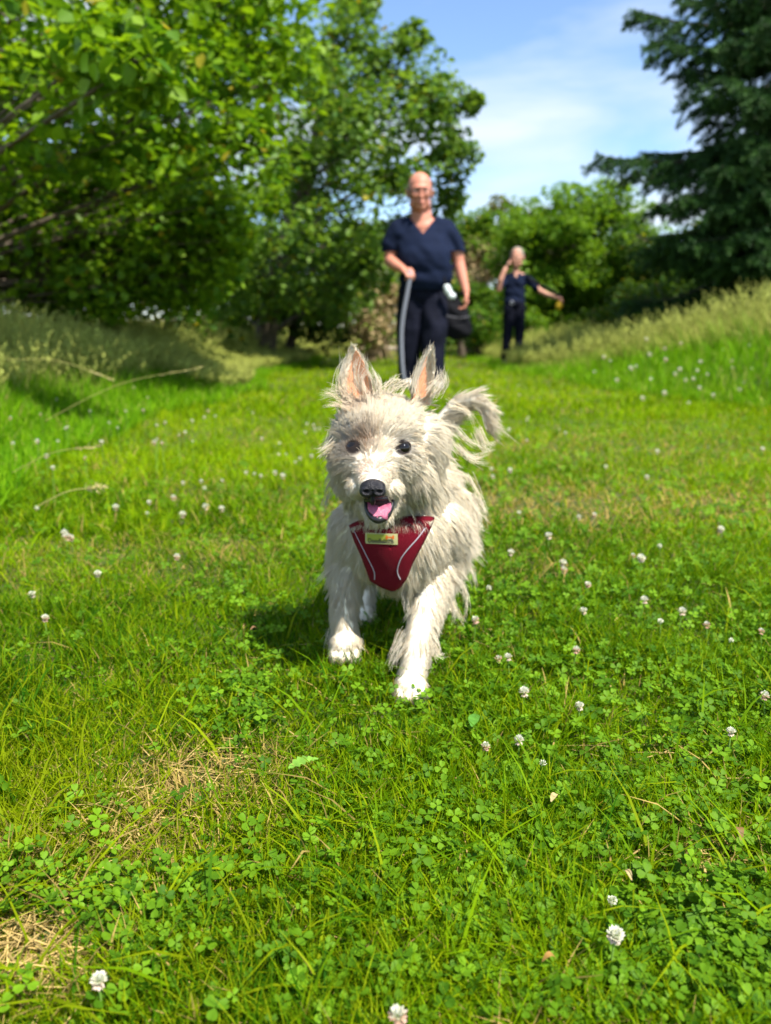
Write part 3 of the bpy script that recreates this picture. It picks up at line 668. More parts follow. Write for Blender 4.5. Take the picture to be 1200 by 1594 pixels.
zones = [('clover flowers in the tall growth on the right bank', 'small white clover flower on the right bank', [(1006, 528), (1035, 543), (1011, 552), (1036, 560), (982, 573), (1013, 590), (990, 570), (1051, 582), (1058, 575), (1067, 592), (1079, 590), (1090, 563), (1085, 577), (1101, 583), (1089, 604), (1139, 563), (1140, 573), (1166, 538), (1181, 541), (1169, 574), (1188, 584), (1179, 606), (1151, 607), (1159, 597), (1000, 620), (960, 592), (950, 562), (925, 579), (1034, 612), (1188, 653), (1160, 646), (1072, 628), (1110, 615), (1195, 560), (1125, 545), (1060, 535), (1150, 520), (940, 556)], .17, 2.7),
         ('clover flowers on the middle of the lawn right of the dog', 'white clover flower right of the dog', [(770, 642), (808, 615), (820, 654), (870, 668), (880, 674), (820, 686), (792, 669), (765, 730), (767, 742), (794, 732), (943, 727), (1007, 743), (1023, 703), (1187, 699), (1122, 824), (808, 798), (925, 802), (901, 805), (822, 650), (807, 600)], .045, 1.5),
         ('clover flowers in the taller grass left of the path', 'small cream clover flower in the left verge', [(208, 603), (16, 651), (63, 645), (88, 622), (103, 667), (90, 687), (58, 687), (105, 665), (158, 688), (170, 658), (183, 666), (223, 639), (230, 619), (244, 662), (240, 689), (257, 658), (288, 673), (300, 687), (299, 655), (335, 648), (324, 640), (318, 650), (244, 684), (252, 690), (132, 713), (82, 728), (72, 710), (20, 690), (55, 560), (140, 640), (196, 640), (278, 678)], .12, 1.3),
         ('clover flowers on the mown path left of the dog', 'white clover flower left of the dog', [(445, 707), (434, 708), (467, 714), (460, 720), (383, 736), (396, 738), (406, 741), (440, 741), (428, 736), (285, 752), (313, 749), (318, 760), (270, 775), (229, 799), (232, 782), (284, 801), (320, 789), (345, 792), (180, 790), (57, 791), (435, 690), (407, 683), (393, 643), (485, 710), (490, 668), (488, 662), (475, 673), (478, 660), (110, 838), (100, 830), (275, 867), (497, 667)], .045, 1.4)]
for grp, lab, pts, h, s in zones:
    pts = sorted(set(pts), key=lambda q: q[1])
    for k in range(0, len(pts), 6):
        row = sorted(pts[k:k + 6])
        for j, (px, py) in enumerate(row):
            lb_ = lab + ', ' + ORD[j] + ' of the ' + ROWS[k // 6] + ' ' + {6: 'six', 5: 'five', 4: 'four', 3: 'three', 2: 'two', 1: 'one'}[len(row)]
            flower(px, py, random.choice(['full', 'full', 'full', 'half', 'bud', 'old' if 'verge' in lab else 'full']), lb_, h * random.uniform(.8, 1.1), s * random.uniform(.75, 1.15), si=3 if h > .1 else None, group=grp, Y=float(np.interp(py, [520, 650], [6.6, 4.5])) if 'bank' in lab else None)

# single broad leaves lying in the front turf
m_weed = mat('weed_leaf', attr=True, rough=.5, trans=.3, spec=.3)
def weed(name, px, py, size, col, lab, cat, az, jag=0.0, curl=.3):
    p = np.array(unproj(px, py, z=.035)); n_ = 13; t = np.linspace(0, 1, n_); w_ = np.sin(np.pi * np.clip(t, .03, .97) ** .8) * .2 + .015
    if jag: w_ = w_ * (1 + jag * ((np.arange(n_) % 2) * 2 - 1))
    r_ = np.random.default_rng(int(px)); d = np.array([math.cos(az), math.sin(az), 0]); s = np.array([-d[1], d[0], 0])
    c_ = p + np.outer(t - .5, d) * size + np.outer(np.sin(t * np.pi) * curl * size * .4, [0, 0, 1])
    V = np.stack([c_ - np.outer(w_, s) * size + [0, 0, .15 * size * .3], c_, c_ + np.outer(w_, s) * size + [0, 0, .15 * size * .3]], 1).reshape(-1, 3)
    i_ = np.arange(n_ - 1)[:, None] * 3 + np.arange(2)[None]; F = np.stack([i_, i_ + 1, i_ + 4, i_ + 3], -1).reshape(-1, 4)
    o = link(name, mesh_np(name, V, F, np.tile(np.array(col), (len(V), 1)) * (1 + .15 * r_.normal(size=(len(V), 1)))), m_weed); tag(o, lab, cat)
weed('dandelion_leaf', 473, 1190, .034, (.20, .40, .05), 'toothed light green leaf above the straw patch', 'leaf', .55, .3)
weed('broad_leaf', 738, 1122, .030, (.10, .27, .03), 'broad upright green leaf right below the planted paw', 'leaf', 1.3)
weed('dead_leaf', 863, 1243, .014, (.62, .48, .22), 'folded pale dead leaf amid the right clover', 'dead leaf', .9, 0, .8)
weed('dead_leaf', 1150, 1300, .015, (.26, .14, .05), 'curled brown dead leaf at the right edge', 'dead leaf', 1.4, 0, 1.2)
weed('dead_leaf', 855, 1496, .011, (.45, .24, .07), 'rusty shrivelled leaf left of the biggest clover flower', 'dead leaf', .2, 0, 1.3)
weed('dead_leaf', 976, 1364, .011, (.50, .36, .16), 'beige crumpled leaf above the biggest clover flower', 'dead leaf', 2.0, 0, 1.2)
weed('dead_leaf', 395, 980, .011, (.45, .25, .12), 'reddish dead leaf left of the dog shadow', 'dead leaf', .5, 0, 1.0)

# ------------------------------------------------------------------ the white terrier
def build_dog():
    root = empty('dog', (0.02, 1.1, 0)); tag(root, 'shaggy white terrier trotting towards the camera in a dark red harness, tongue out', 'dog')
    inv = Matrix.Translation((-0.02, -1.1, 0))
    NOSE = np.array([-.0150, .893, .290]); EYE = [np.array([-.0385, .942, .3318]), np.array([.0215, .937, .3320])]
    P = []
    # head
    P += [sph((-.006, 1.005, .338), (.064, .062, .052)), sph((-.008, .975, .342), (.052, .04, .036)),
          sph((-.010, .965, .312), (.060, .045, .040))]
    P += chain([(-.010, .965, .312), (-.014, .925, .302), (-.0155, .903, .293)], [(.034, .034, .028), (.025, .025, .018), (.018, .016, .013)])
    P += chain([(-.008, .965, .278), (-.008, .935, .256), (-.0085, .918, .2475)], [(.030, .03, .02), (.020, .02, .011), (.015, .013, .008)])
    P += [sph((-.032, .925, .286), (.015, .022, .014)), sph((.004, .925, .284), (.016, .022, .014))]
    P += [sph((-.042, .985, .290), (.026, .034, .032)), sph((.036, .980, .288), (.028, .036, .034)), sph((.052, 1.005, .325), (.028, .040, .040)), sph((-.004, .985, .262), (.040, .036, .026))]
    # neck and trunk
    P += chain([(0, 1.01, .315), (.012, 1.05, .26), (.02, 1.08, .215)], [.060, .066, .078])
    P += [sph((.020, 1.050, .190), (.076, .07, .074)), sph((.022, 1.035, .160), (.052, .05, .045)), sph((.030, 1.12, .205), (.076, .09, .080)), sph((.046, 1.19, .205), (.074, .08, .074)), sph((.058, 1.26, .210), (.066, .07, .070)), sph((.045, 1.17, .165), (.06, .09, .045))]
    # fore legs: planted one (picture right) and lifted one (picture left)
    P += chain([(.075, 1.055, .200), (.082, 1.065, .155), (.062, 1.015, .105), (.043, .965, .058), (.036, .945, .028)], [.042, .034, .024, .0175, .0175])
    P += [sph((.0335, .932, .019), (.021, .026, .015))] + [sph((.0335 + dx, .912 + abs(dx) * .35, .0135), (.0062, .013, .0095)) for dx in (-.0150, -.005, .005, .015)]
    P += chain([(-.038, 1.065, .200), (-.052, 1.075, .155), (-.057, 1.055, .110), (-.060, 1.045, .070), (-.058, 1.040, .048)], [.040, .032, .023, .0185, .018])
    P += [sph((-.057, 1.025, .038), (.0205, .024, .017))] + [sph((-.057 + dx, 1.005 + abs(dx) * .35, .027), (.0062, .012, .010)) for dx in (-.0150, -.005, .005, .015)]
    # hind legs
    P += chain([(.020, 1.245, .180), (.000, 1.205, .130), (-.026, 1.250, .085), (-.033, 1.225, .045), (-.035, 1.200, .028)], [.044, .030, .017, .014, .015])
    P += [sph((-.035, 1.187, .022), (.017, .022, .013))] + [sph((-.035 + dx, 1.170 + abs(dx) * .3, .018), (.005, .010, .008)) for dx in (-.012, -.004, .004, .012)]
    P += chain([(.105, 1.255, .180), (.112, 1.215, .130), (.100, 1.290, .080), (.098, 1.270, .030)], [.044, .031, .018, .015])
    P += [sph((.098, 1.252, .017), (.018, .025, .014))] + [sph((.098 + dx, 1.232, .012), (.005, .010, .008)) for dx in (-.012, -.004, .004, .012)]
    # tail, carried in an arch
    P += chain([(.072, 1.300, .262), (.092, 1.300, .315), (.118, 1.285, .352), (.144, 1.272, .362), (.164, 1.262, .345), (.168, 1.258, .318)], [.018, .014, .012, .011, .009, .006])
    # ears: cupped shells open to the front
    def ear(b, tip, wd, cup, turn):
        b = np.array(b); tip = np.array(tip); V = []; nu, nv = 9, 13
        up = tip - b; s = np.array([math.cos(turn), math.sin(turn), 0]); f = np.array([math.sin(turn), -math.cos(turn), 0])
        for side in (0, 1):
            for v in np.linspace(0, 1, nv):
                wv = wd * (1 - v ** 1.6) ** .75 * (1 - .12 * (1 - v)) + .0015
                for u in np.linspace(-1, 1, nu):
                    V.append(b + up * v + s * wv * u + f * (cup * u * u * (1 - .5 * v) - cup * .4 + .010 * v * v) - f * side * .0042 * (1.2 - abs(u) ** 4 * .8))
        V = np.array(V); F = []
        n1 = nu * nv
        for a in range(nv - 1):
            for c in range(nu - 1):
                q = a * nu + c; F.append([q, q + 1, q + nu + 1, q + nu]); F.append([n1 + q, n1 + q + nu, n1 + q + nu + 1, n1 + q + 1])
        for a in range(nv - 1):
            q = a * nu; F.append([q, q + nu, n1 + q + nu, n1 + q]); q += nu - 1; F.append([q, n1 + q, n1 + q + nu, q + nu])
        for c in range(nu - 1):
            F.append([c, n1 + c, n1 + c + 1, c + 1]); q = (nv - 1) * nu + c; F.append([q, q + 1, n1 + q + 1, n1 + q])
        F = np.array(F); return V, F
    EARS = [((-.034, 1.005, .378), (-.040, 1.000, .4505), .0235, .012, -.10), ((.043, 1.010, .374), (.0560, 1.005, .4495), .0165, .015, .50)]
    V = []; F = []; n0 = 0
    for v, f in P: V.append(v); F.append(f[:, [0, 1, 2, 2]] * 0 + f[:, [0, 1, 2, 2]] + n0); n0 += len(v)
    # triangles and quads meet in one temporary mesh
    bm = bmesh.new()
    for v, f in P + [ear(*e) for e in EARS]:
        vs = [bm.verts.new(c) for c in v]
        for q in f: bm.faces.new([vs[i_] for i_ in q])
    me = bpy.data.meshes.new('tmp'); bm.to_mesh(me); bm.free(); o = link('tmp', me)
    m_ = o.modifiers.new('r', 'REMESH'); m_.mode = 'VOXEL'; m_.voxel_size = .0021
    s_ = o.modifiers.new('s', 'SMOOTH'); s_.iterations = 5; s_.factor = .5
    dg = bpy.context.evaluated_depsgraph_get(); dg.update()
    body = bpy.data.meshes.new_from_object(o.evaluated_get(dg)); bpy.data.objects.remove(o)
    body.name = 'body'; body.polygons.foreach_set('use_smooth', np.ones(len(body.polygons), bool))
    bv = verts_of(body)
    # skin / underfur colour where the animal really is tinted
    def fur_col(p, inner=None):
        p = np.atleast_2d(p); c = np.tile(np.array([.955, .885, .74]), (len(p), 1))
        def blend(c, k, t): k = np.clip(k, 0, 1)[:, None]; return c * (1 - k) + np.array(t) * k
        sp = lambda q, r: np.exp(-(np.linalg.norm(p - np.array(q), axis=1) / r) ** 2)
        c = blend(c, sp(EYE[0] + [.012, -.002, .006], .017) * 1.0, (.42, .22, .09))       # rust stain by one eye
        c = blend(c, sp(EYE[0] + [-.002, .0, -.003], .0175) * .97, (.09, .045, .025))
        c = blend(c, sp(EYE[1] + [.0, .0, .0], .0125) * .97, (.06, .035, .03))
        c = blend(c, sp((-.036, .975, .383), .014) * .40, (.78, .46, .28))
        c = blend(c, sp((.000, .96, .375), .016) * .45, (.80, .56, .44))
        c = blend(c, sp(NOSE + [.001, .016, .016], .012) * .8, (.85, .50, .42))
        c = blend(c, sp((-.055, .95, .305), .018) * .30, (.60, .40, .22))
        c = blend(c, np.clip((.035 - p[:, 2]) / .03, 0, 1) * .35, (.75, .60, .42))
        c = blend(c, sp((-.06, 1.03, .10), .018) * .3, (.6, .42, .32))
        return c
    bc = fur_col(bv)
    for E in EYE:
        k = smooth01((.0152 - np.linalg.norm((bv - E) * [1, .6, 1.2], axis=1)) / .006)[:, None]; bc = bc * (1 - k) + np.array([.014, .009, .008]) * k
    for e in EARS:
        b = np.array(e[0]); t_ = np.array(e[1]); q = bv - b; v = (q @ (t_ - b)) / np.dot(t_ - b, t_ - b); s = np.array([math.cos(e[4]), math.sin(e[4]), 0]); wv = e[2] * (1 - np.clip(v, 0, 1) ** 1.6) ** .75
        k = np.clip((v - .0) / .15, 0, 1) * (np.abs(q @ s) < wv * .85) * (np.linalg.norm(bv - (b + np.clip(v, 0, 1)[:, None] * (t_ - b)), axis=1) < .03)
        bc = bc * (1 - k[:, None]) + np.array([.88, .42, .24]) * k[:, None]
    put_col(body, bc)
    m_skin = mat('dog_skin', attr=True, rough=.75, trans=.0, spec=.2)
    bo = link('body', body, m_skin, root); bo.matrix_parent_inverse = inv
    bvh = bvhtree.BVHTree.FromPolygons([tuple(v) for v in bv], [tuple(p.vertices) for p in body.polygons])

    # harness: breast plate laid on the chest, outlined as seen from the front
    OUT = [(546, 818), (560, 812), (600, 806), (645, 806), (674, 806), (668, 822), (655, 848), (640, 876), (631, 900), (622, 912), (613, 919), (596, 913), (578, 903), (572, 885), (563, 862), (553, 840)]
    Yc = .985
    out2 = np.array([(lambda q: (q[0], q[2]))(unproj(px, py, Yc)) for px, py in OUT])
    def inside(x, z):
        r = np.zeros(len(x), bool); j = len(out2) - 1
        for i_ in range(len(out2)):
            xi, zi = out2[i_]; xj, zj = out2[j]
            r ^= ((zi > z) != (zj > z)) & (x < (xj - xi) * (z - zi) / (zj - zi + 1e-12) + xi); j = i_
        return r
    camp = np.array([0, 0, CAMZ])
    def on_chest(x, z, off):
        q = np.array([x, Yc, z]); d = nrm(q - camp); hit = bvh.ray_cast(Vector(q - d * .045), Vector(d))
        if hit[0] is None: return None
        return hit
    # smooth pad: sample depth then low-order fit, so the cloth bridges hollows
    S = []; 
    for x in np.linspace(out2[:, 0].min() - .005, out2[:, 0].max() + .005, 26):
        for z in np.linspace(out2[:, 1].min() - .004, out2[:, 1].max() + .004, 26):
            h = on_chest(x, z, 0)
            if h is not None and h[0][1] < 1.06: S.append((x, z, h[0][1]))
    S = np.array(S); basis = lambda x, z: np.stack([x * 0 + 1, x, z, x * x, x * z, z * z, x ** 3, x * x * z, x * z * z, z ** 3], -1)
    x0, z0 = S[:, 0].mean(), S[:, 1].mean(); cf = np.linalg.lstsq(basis((S[:, 0] - x0) * 20, (S[:, 1] - z0) * 20), S[:, 2], rcond=None)[0]
    res = S[:, 2] - basis((S[:, 0] - x0) * 20, (S[:, 1] - z0) * 20) @ cf; OFF = .0075 - min(0, np.percentile(res, 6))
    depth = lambda x, z: basis((np.asarray(x) - x0) * 20, (np.asarray(z) - z0) * 20) @ cf - OFF
    # points of the outline live on the ray through (x, Yc, z); move them to the pad depth
    def pad(x, z, extra=0.0):
        y = depth(x, z) - extra; k = (y - 0) / Yc; return np.stack([np.asarray(x) * k, y, CAMZ + (np.asarray(z) - CAMZ) * k], -1)
    n_out = 64; dd = np.r_[0, np.cumsum(np.linalg.norm(np.diff(np.vstack([out2, out2[:1]]), axis=0), axis=1))]; cl_ = np.vstack([out2, out2[:1]])
    tt = np.linspace(0, dd[-1], n_out, endpoint=False); ring = np.stack([np.interp(tt, dd, cl_[:, 0]), np.interp(tt, dd, cl_[:, 1])], -1); ctr = ring.mean(0)
    V = []; K = 14
    for k in np.linspace(1, 0.02, K): q = ctr + (ring - ctr) * k; V.append(pad(q[:, 0], q[:, 1], -.003 * (k > .97)))
    V = np.vstack(V); i = np.arange(K - 1)[:, None] * n_out; j = np.arange(n_out)[None]; j2 = (j + 1) % n_out
    F = np.stack([i + j, i + n_out + j, i + n_out + j2, i + j2], -1).reshape(-1, 4)
    me = mesh_np('breast_plate', V, F); bm = bmesh.new(); bm.from_mesh(me); bmesh.ops.recalc_face_normals(bm, faces=bm.faces); bmesh.ops.solidify(bm, geom=bm.faces[:], thickness=.003); bm.to_mesh(me); bm.free()
    for p_ in me.polygons: p_.use_smooth = True
    hr = empty('harness', (.02, 1.0, .2)); tag(hr, 'dark red dog harness with pale piping and a yellow tag on the chest', 'harness')
    hinv = Matrix.Translation((-.02, -1.0, -.2))
    m_red = mat('harness_mesh_cloth', (.13, .002, .010), rough=.8, var=.08, vscale=60, bump=.5, bscale=900, spec=.15)
    bp = link('breast_plate', me, m_red, hr); bp.matrix_parent_inverse = hinv
    m_pipe = mat('reflective_piping', (.36, .32, .36), rough=.4)
    for pts in (((551, 826), (563, 850), (572, 868), (580, 884), (583, 893), (583, 902)), ((662, 822), (650, 838), (634, 856), (624, 870), (619, 884), (619, 893), (623, 902))):
        q = catmull([(lambda r: (r[0], r[2], 0))(unproj(px, py, Yc)) for px, py in pts], 30); Q = pad(q[:, 0], q[:, 1], .0042)
        V, F = tube_np(Q, np.full(30, .0008), 6); p_ = link('piping', mesh_np('piping', V, F), m_pipe, hr); p_.matrix_parent_inverse = hinv
    # neck strap and girth strap going round the body
    def strap(pts, w_, nm):
        Q = catmull(pts, 40); T = nrm(np.gradient(Q, axis=0)); c_ = Q.mean(0); N_ = nrm(Q - c_); W = nrm(np.cross(T, N_)) * w_ / 2
        V = np.stack([Q - W, Q + W], 1).reshape(-1, 3); i_ = np.arange(39) * 2; F = np.stack([i_, i_ + 1, i_ + 3, i_ + 2], -1)
        me = mesh_np(nm, V, F); bm = bmesh.new(); bm.from_mesh(me); bmesh.ops.solidify(bm, geom=bm.faces[:], thickness=.003); bm.to_mesh(me); bm.free()
        s = link(nm, me, m_red, hr); s.matrix_parent_inverse = hinv
    strap([(-.036, 1.015, .240), (-.045, 1.06, .255), (-.040, 1.11, .275), (.03, 1.13, .302), (.055, 1.10, .255), (.058, 1.055, .24), (.050, 1.02, .228)], .020, 'neck_strap')
    strap([(.025, 1.10, .128), (-.030, 1.12, .155), (-.038, 1.15, .22), (.03, 1.16, .275), (.095, 1.15, .22), (.082, 1.12, .155), (.03, 1.10, .128)], .022, 'girth_strap')
    # label patch with lettering
    def quad_patch(px0, py0, px1, py1, nx_, nz_, ex, nm, m_, rot=.04):
        A = np.array([(lambda r: (r[0], r[2]))(unproj(a, b, Yc)) for a, b in ((px0, py0), (px1, py0 + (px1 - px0) * rot), (px1, py1 + (px1 - px0) * rot), (px0, py1))])
        u, v = np.meshgrid(np.linspace(0, 1, nx_), np.linspace(0, 1, nz_)); u = u.ravel()[:, None]; v = v.ravel()[:, None]
        q = (A[0] * (1 - u) + A[1] * u) * (1 - v) + (A[3] * (1 - u) + A[2] * u) * v; V = pad(q[:, 0], q[:, 1], ex)
        i_ = np.arange(nz_ - 1)[:, None] * nx_ + np.arange(nx_ - 1)[None]; F = np.stack([i_, i_ + nx_, i_ + nx_ + 1, i_ + 1], -1).reshape(-1, 4)
        o_ = link(nm, mesh_np(nm, V, F), m_); return o_, A
    lb, A = quad_patch(568.5, 829, 619, 846, 12, 6, .0042, 'name_tag', mat('tag_cloth', (.40, .38, .17), rough=.7))
    lb.parent = hr; lb.matrix_parent_inverse = hinv
    gp, _ = quad_patch(571, 831, 603, 842, 12, 6, .0047, 'tag_panel', mat('tag_green', (.28, .31, .04), rough=.7)); gp.parent = lb; gp.matrix_parent_inverse = (lb.matrix_parent_inverse.copy()); gp.matrix_parent_inverse = Matrix.Identity(4)
    m_ink = mat('tag_ink', (.02, .02, .03), rough=.6); m_or = mat('tag_orange', (.55, .13, .02), rough=.6)
    cu = bpy.data.curves.new('t', 'FONT'); cu.body = 'Doodlebone'; cu.size = 1; cu.resolution_u = 3; cu.offset = .012; to = link('t', cu)
    dg = bpy.context.evaluated_depsgraph_get(); dg.update(); tm = bpy.data.meshes.new_from_object(to.evaluated_get(dg)); bpy.data.objects.remove(to)
    tv = verts_of(tm); tw = tv[:, 0].max(); th = tv[:, 1].max()
    uu = tv[:, 0] / tw * .80 + .08; vv = .90 - tv[:, 1] / th * .40
    q = (A[0] * (1 - uu[:, None]) + A[1] * uu[:, None]) * (1 - vv[:, None]) + (A[3] * (1 - uu[:, None]) + A[2] * uu[:, None]) * vv[:, None]
    tm.vertices.foreach_set('co', pad(q[:, 0], q[:, 1], .0052).astype(np.float32).ravel()); tm.update()
    t_ = link('lettering', tm, m_ink, lb)
    # little bone mark above the last letters
    g = Acc()
    for (u0, v0, ru, rv) in ((.66, .30, .035, .10), (.66, .46, .035, .10), (.86, .26, .035, .10), (.86, .42, .035, .10), (.76, .36, .11, .07)):
        a = np.linspace(0, 2 * np.pi, 14, endpoint=False); uu = np.r_[u0, u0 + ru * np.cos(a)]; vv = np.r_[v0, v0 + rv * np.sin(a)]
        q = (A[0] * (1 - uu[:, None]) + A[1] * uu[:, None]) * (1 - vv[:, None]) + (A[3] * (1 - uu[:, None]) + A[2] * uu[:, None]) * vv[:, None]
        V = pad(q[:, 0], q[:, 1], .0053 + .0001 * len(g.V)); F = np.array([[0, 1 + (k + 1) % 14, 1 + k, 0] for k in range(14)]); F = np.stack([F[:, 0], F[:, 1], F[:, 2]], -1)
        g.add(V, F)
    link('bone_mark', g.mesh('bone_mark'), m_or, lb)

    # eyes
    m_eye = mat('dog_eye', (.006, .004, .003), rough=.06, spec=.5); m_lid = mat('eye_rim', (.02, .014, .012), rough=.4)
    for k, E in enumerate(EYE):
        e = Vector(E) ; rr = .0088 if k else .0098
        v, f = sph(E + [0, .0014, -.0012], (rr, rr * .9, rr * .92)); x = link('eye', mesh_np('eye', v, f), m_eye, root); x.matrix_parent_inverse = inv
        a = np.linspace(0, 2 * np.pi, 25); Rg = np.stack([E[0] + np.cos(a) * rr * .98, E[1] + .0015 + .0035 * np.abs(np.cos(a)) ** 2, E[2] + np.sin(a) * rr * .62 + (.001 if k else 0)], -1)
        v, f = tube_np(Rg, np.full(25, .0017), 6); r2 = link('eyelid', mesh_np('eyelid', v, f), m_lid, x)
    # nose, with nostrils and a groove
    bmn = fuse('nose', [sph(NOSE, (.0155, .0125, .0118)), sph(NOSE + [-.0070, -.002, -.003], (.0090, .0115, .0085)), sph(NOSE + [.0070, -.002, -.003], (.0090, .0115, .0085)), sph(NOSE + [0, .006, .005], (.0125, .012, .008)), sph(NOSE + [0, .001, -.012], (.004, .010, .010))], .0009, 4)
    nv = verts_of(bmn).copy(); 
    for sx in (-1, 1):
        q = NOSE + [sx * .0078, -.0135, -.0025]; d = np.linalg.norm((nv - q) * [1, .8, 1.5], axis=1); nv[:, 1] += .006 * np.exp(-(d / .0033) ** 2)
    nv[:, 1] += .002 * np.exp(-((nv[:, 0] - NOSE[0]) / .0010) ** 2) * (nv[:, 2] < NOSE[2])
    bmn.vertices.foreach_set('co', nv.ravel()); bmn.update()
    x = link('nose', bmn, mat('nose_leather', (.008, .007, .010), rough=.45, spec=.35, bump=.35, bscale=700), root); x.matrix_parent_inverse = inv
    # open mouth: black lips, dark inside, tongue
    m_lip = mat('lip', (.012, .010, .012), rough=.35, spec=.5); m_in = mat('mouth_inside', (.035, .010, .012), rough=.6)
    MO = np.array(unproj(589, 789, .905))
    inn = fuse('mouth_cavity', [sph(MO + [.001, .016, .004], (.0150, .016, .0108))], .0012, 2); x = link('mouth', inn, m_in, root); x.matrix_parent_inverse = inv; mouth = x
    low = catmull([MO + [-.0215, .010, .006], MO + [-.018, .001, -.006], MO + [-.009, -.006, -.0148], MO + [.001, -.008, -.0175], MO + [.012, -.005, -.0135], MO + [.020, .002, -.003], MO + [.0245, .012, .010]], 30)
    msc = np.array([.74, 1, .80]); low = (low - MO) * msc + MO
    v, f = tube_np(low, np.interp(np.arange(30), [0, 6, 14, 22, 29], [.0020, .0036, .0052, .0040, .0022]), 8); x = link('lower_lip', mesh_np('lower_lip', v, f), m_lip, root); x.matrix_parent_inverse = inv
    upl = catmull([MO + [-.0215, .010, .007], MO + [-.014, -.004, .0115], MO + [-.004, -.008, .0150], MO + [.010, -.002, .0135], MO + [.019, .005, .014], MO + [.0245, .012, .011]], 26); upl = (upl - MO) * msc + MO
    v, f = tube_np(upl, np.full(26, .0022), 6); x = link('upper_lip', mesh_np('upper_lip', v, f), m_lip, root); x.matrix_parent_inverse = inv
    # tongue: grooved slab curling over the lower teeth
    nu, nv_ = 15, 18; V = []
    for s in np.linspace(0, 1, nv_):
        wv = .0165 * max(.02, 1 - (max(0, s - .5) / .5) ** 2.4) ** .5
        for u in np.linspace(-1, 1, nu):
            V.append(MO + np.array([u * wv + .001 + .001 * s, .014 - .0235 * math.sin(s * 1.45), .004 - .0165 * s ** 1.5 - .0028 * math.exp(-(u / .16) ** 2) * (1 - s) + .0016 * u * u + .0022 * math.sin(s * 3.1)]))
    i_ = np.arange(nv_ - 1)[:, None] * nu + np.arange(nu - 1)[None]; F = np.stack([i_, i_ + 1, i_ + nu + 1, i_ + nu], -1).reshape(-1, 4)
    me = mesh_np('tongue', (np.array(V) - MO) * [.85, 1, .85] + MO, F); bm = bmesh.new(); bm.from_mesh(me); bmesh.ops.recalc_face_normals(bm, faces=bm.faces); bmesh.ops.solidify(bm, geom=bm.faces[:], thickness=.0028); bm.to_mesh(me); bm.free()
    for p_ in me.polygons: p_.use_smooth = True
    x = link('tongue', me, mat('tongue', (.40, .10, .17), rough=.35, spec=.5, var=.12, vscale=200, bump=.3, bscale=900), root); x.matrix_parent_inverse = inv

    # ---------------- fur
    r_ = np.random.default_rng(100)
    tris = []
    for p_ in body.polygons:
        v = p_.vertices; tris.append((v[0], v[1], v[2])); 
        if len(v) == 4: tris.append((v[0], v[2], v[3]))
    tris = np.array(tris); A_, B_, C_ = bv[tris[:, 0]], bv[tris[:, 1]], bv[tris[:, 2]]
    cn = np.cross(B_ - A_, C_ - A_); ar = np.linalg.norm(cn, axis=1) / 2
    vn = np.zeros((len(bv), 3)); np.add.at(vn, tris.ravel(), np.repeat(cn, 3, axis=0)); vn = nrm(vn)
    def sample(N, wfun=None):
        cen = (A_ + B_ + C_) / 3; wgt = ar * (wfun(cen, nrm(cn)) if wfun is not None else 1); wgt = wgt / wgt.sum()
        t = r_.choice(len(tris), N, p=wgt); a = r_.random((N, 2)); a = np.where(a.sum(1, keepdims=True) > 1, 1 - a, a); b0 = 1 - a.sum(1)
        bc_ = np.stack([b0, a[:, 0], a[:, 1]], -1)[..., None]; tr = tris[t]
        return (bv[tr] * bc_).sum(1), nrm((vn[tr] * bc_).sum(1))
    def dens(c, n_):
        cp = nrm(c - camp); face = -(cp * n_).sum(1)
        wgt = np.where(face > -.35, 1.0, .30)
        head = (c[:, 1] < 1.05) & (c[:, 2] > .24); wgt = wgt * np.where(head, 2.1, 1.0); wgt = wgt * np.where(c[:, 2] < .12, 1.5, 1.0)
        return wgt
    def zone(p):
        """weights: head, ear, leg, tail"""
        tail = smooth01((p[:, 2] - .285) / .02) * (p[:, 1] > 1.22)
        head = smooth01((1.075 - p[:, 1]) / .03) * smooth01((p[:, 2] - .235) / .02) * (1 - tail)
        ear_ = np.zeros(len(p)); ev = np.zeros(len(p))
        for e in EARS:
            b = np.array(e[0]); t_ = np.array(e[1]); v = ((p - b) @ (t_ - b)) / np.dot(t_ - b, t_ - b); d = np.linalg.norm(p - (b + np.clip(v, 0, 1)[:, None] * (t_ - b)), axis=1)
            k = smooth01((v - .05) / .2) * (d < .034); ear_ = np.maximum(ear_, k); ev = np.where(k > 0, v, ev)
        leg = smooth01((.145 - p[:, 2]) / .03) * ((np.abs(p[:, 0] - .02) > .033) | (p[:, 2] < .105))
        return head, ear_, leg, tail, ev
    def groom(p, n_):
        N = len(p); head, ear_, leg, tail, ev = zone(p)
        down = np.array([0, 0, -1.]); wind = np.array([.9, .25, .1])
        # trunk: back and down, drifting to picture right
        cb = nrm(np.array([0.0, .55, -.75]) + np.stack([np.sign(p[:, 0] - .03) * .25 + .12, 0 * p[:, 0], 0 * p[:, 0]], -1))
        ln = np.full(N, .021)
        chest = (p[:, 1] < 1.06) & (p[:, 2] < .25) & (p[:, 2] > .1); cb = np.where(chest[:, None], nrm(np.stack([(p[:, 0] - .02) * 9, .1 + 0 * p[:, 0], -.8 + 0 * p[:, 0]], -1)), cb)
        ln = np.where((p[:, 0] > .095) & (p[:, 2] > .10) & (p[:, 1] > 1.07), .027, ln)
        ln = np.where((p[:, 2] < .16) & (p[:, 1] > 1.1), .038, ln)
        # legs
        lc = nrm(np.array([0, .25, -.95]) + np.stack([np.sign(p[:, 0] - np.where(p[:, 0] > 0, .055, -.058)) * .25, 0 * p[:, 0], 0 * p[:, 0]], -1)); cb = cb * (1 - leg[:, None]) + lc * leg[:, None]
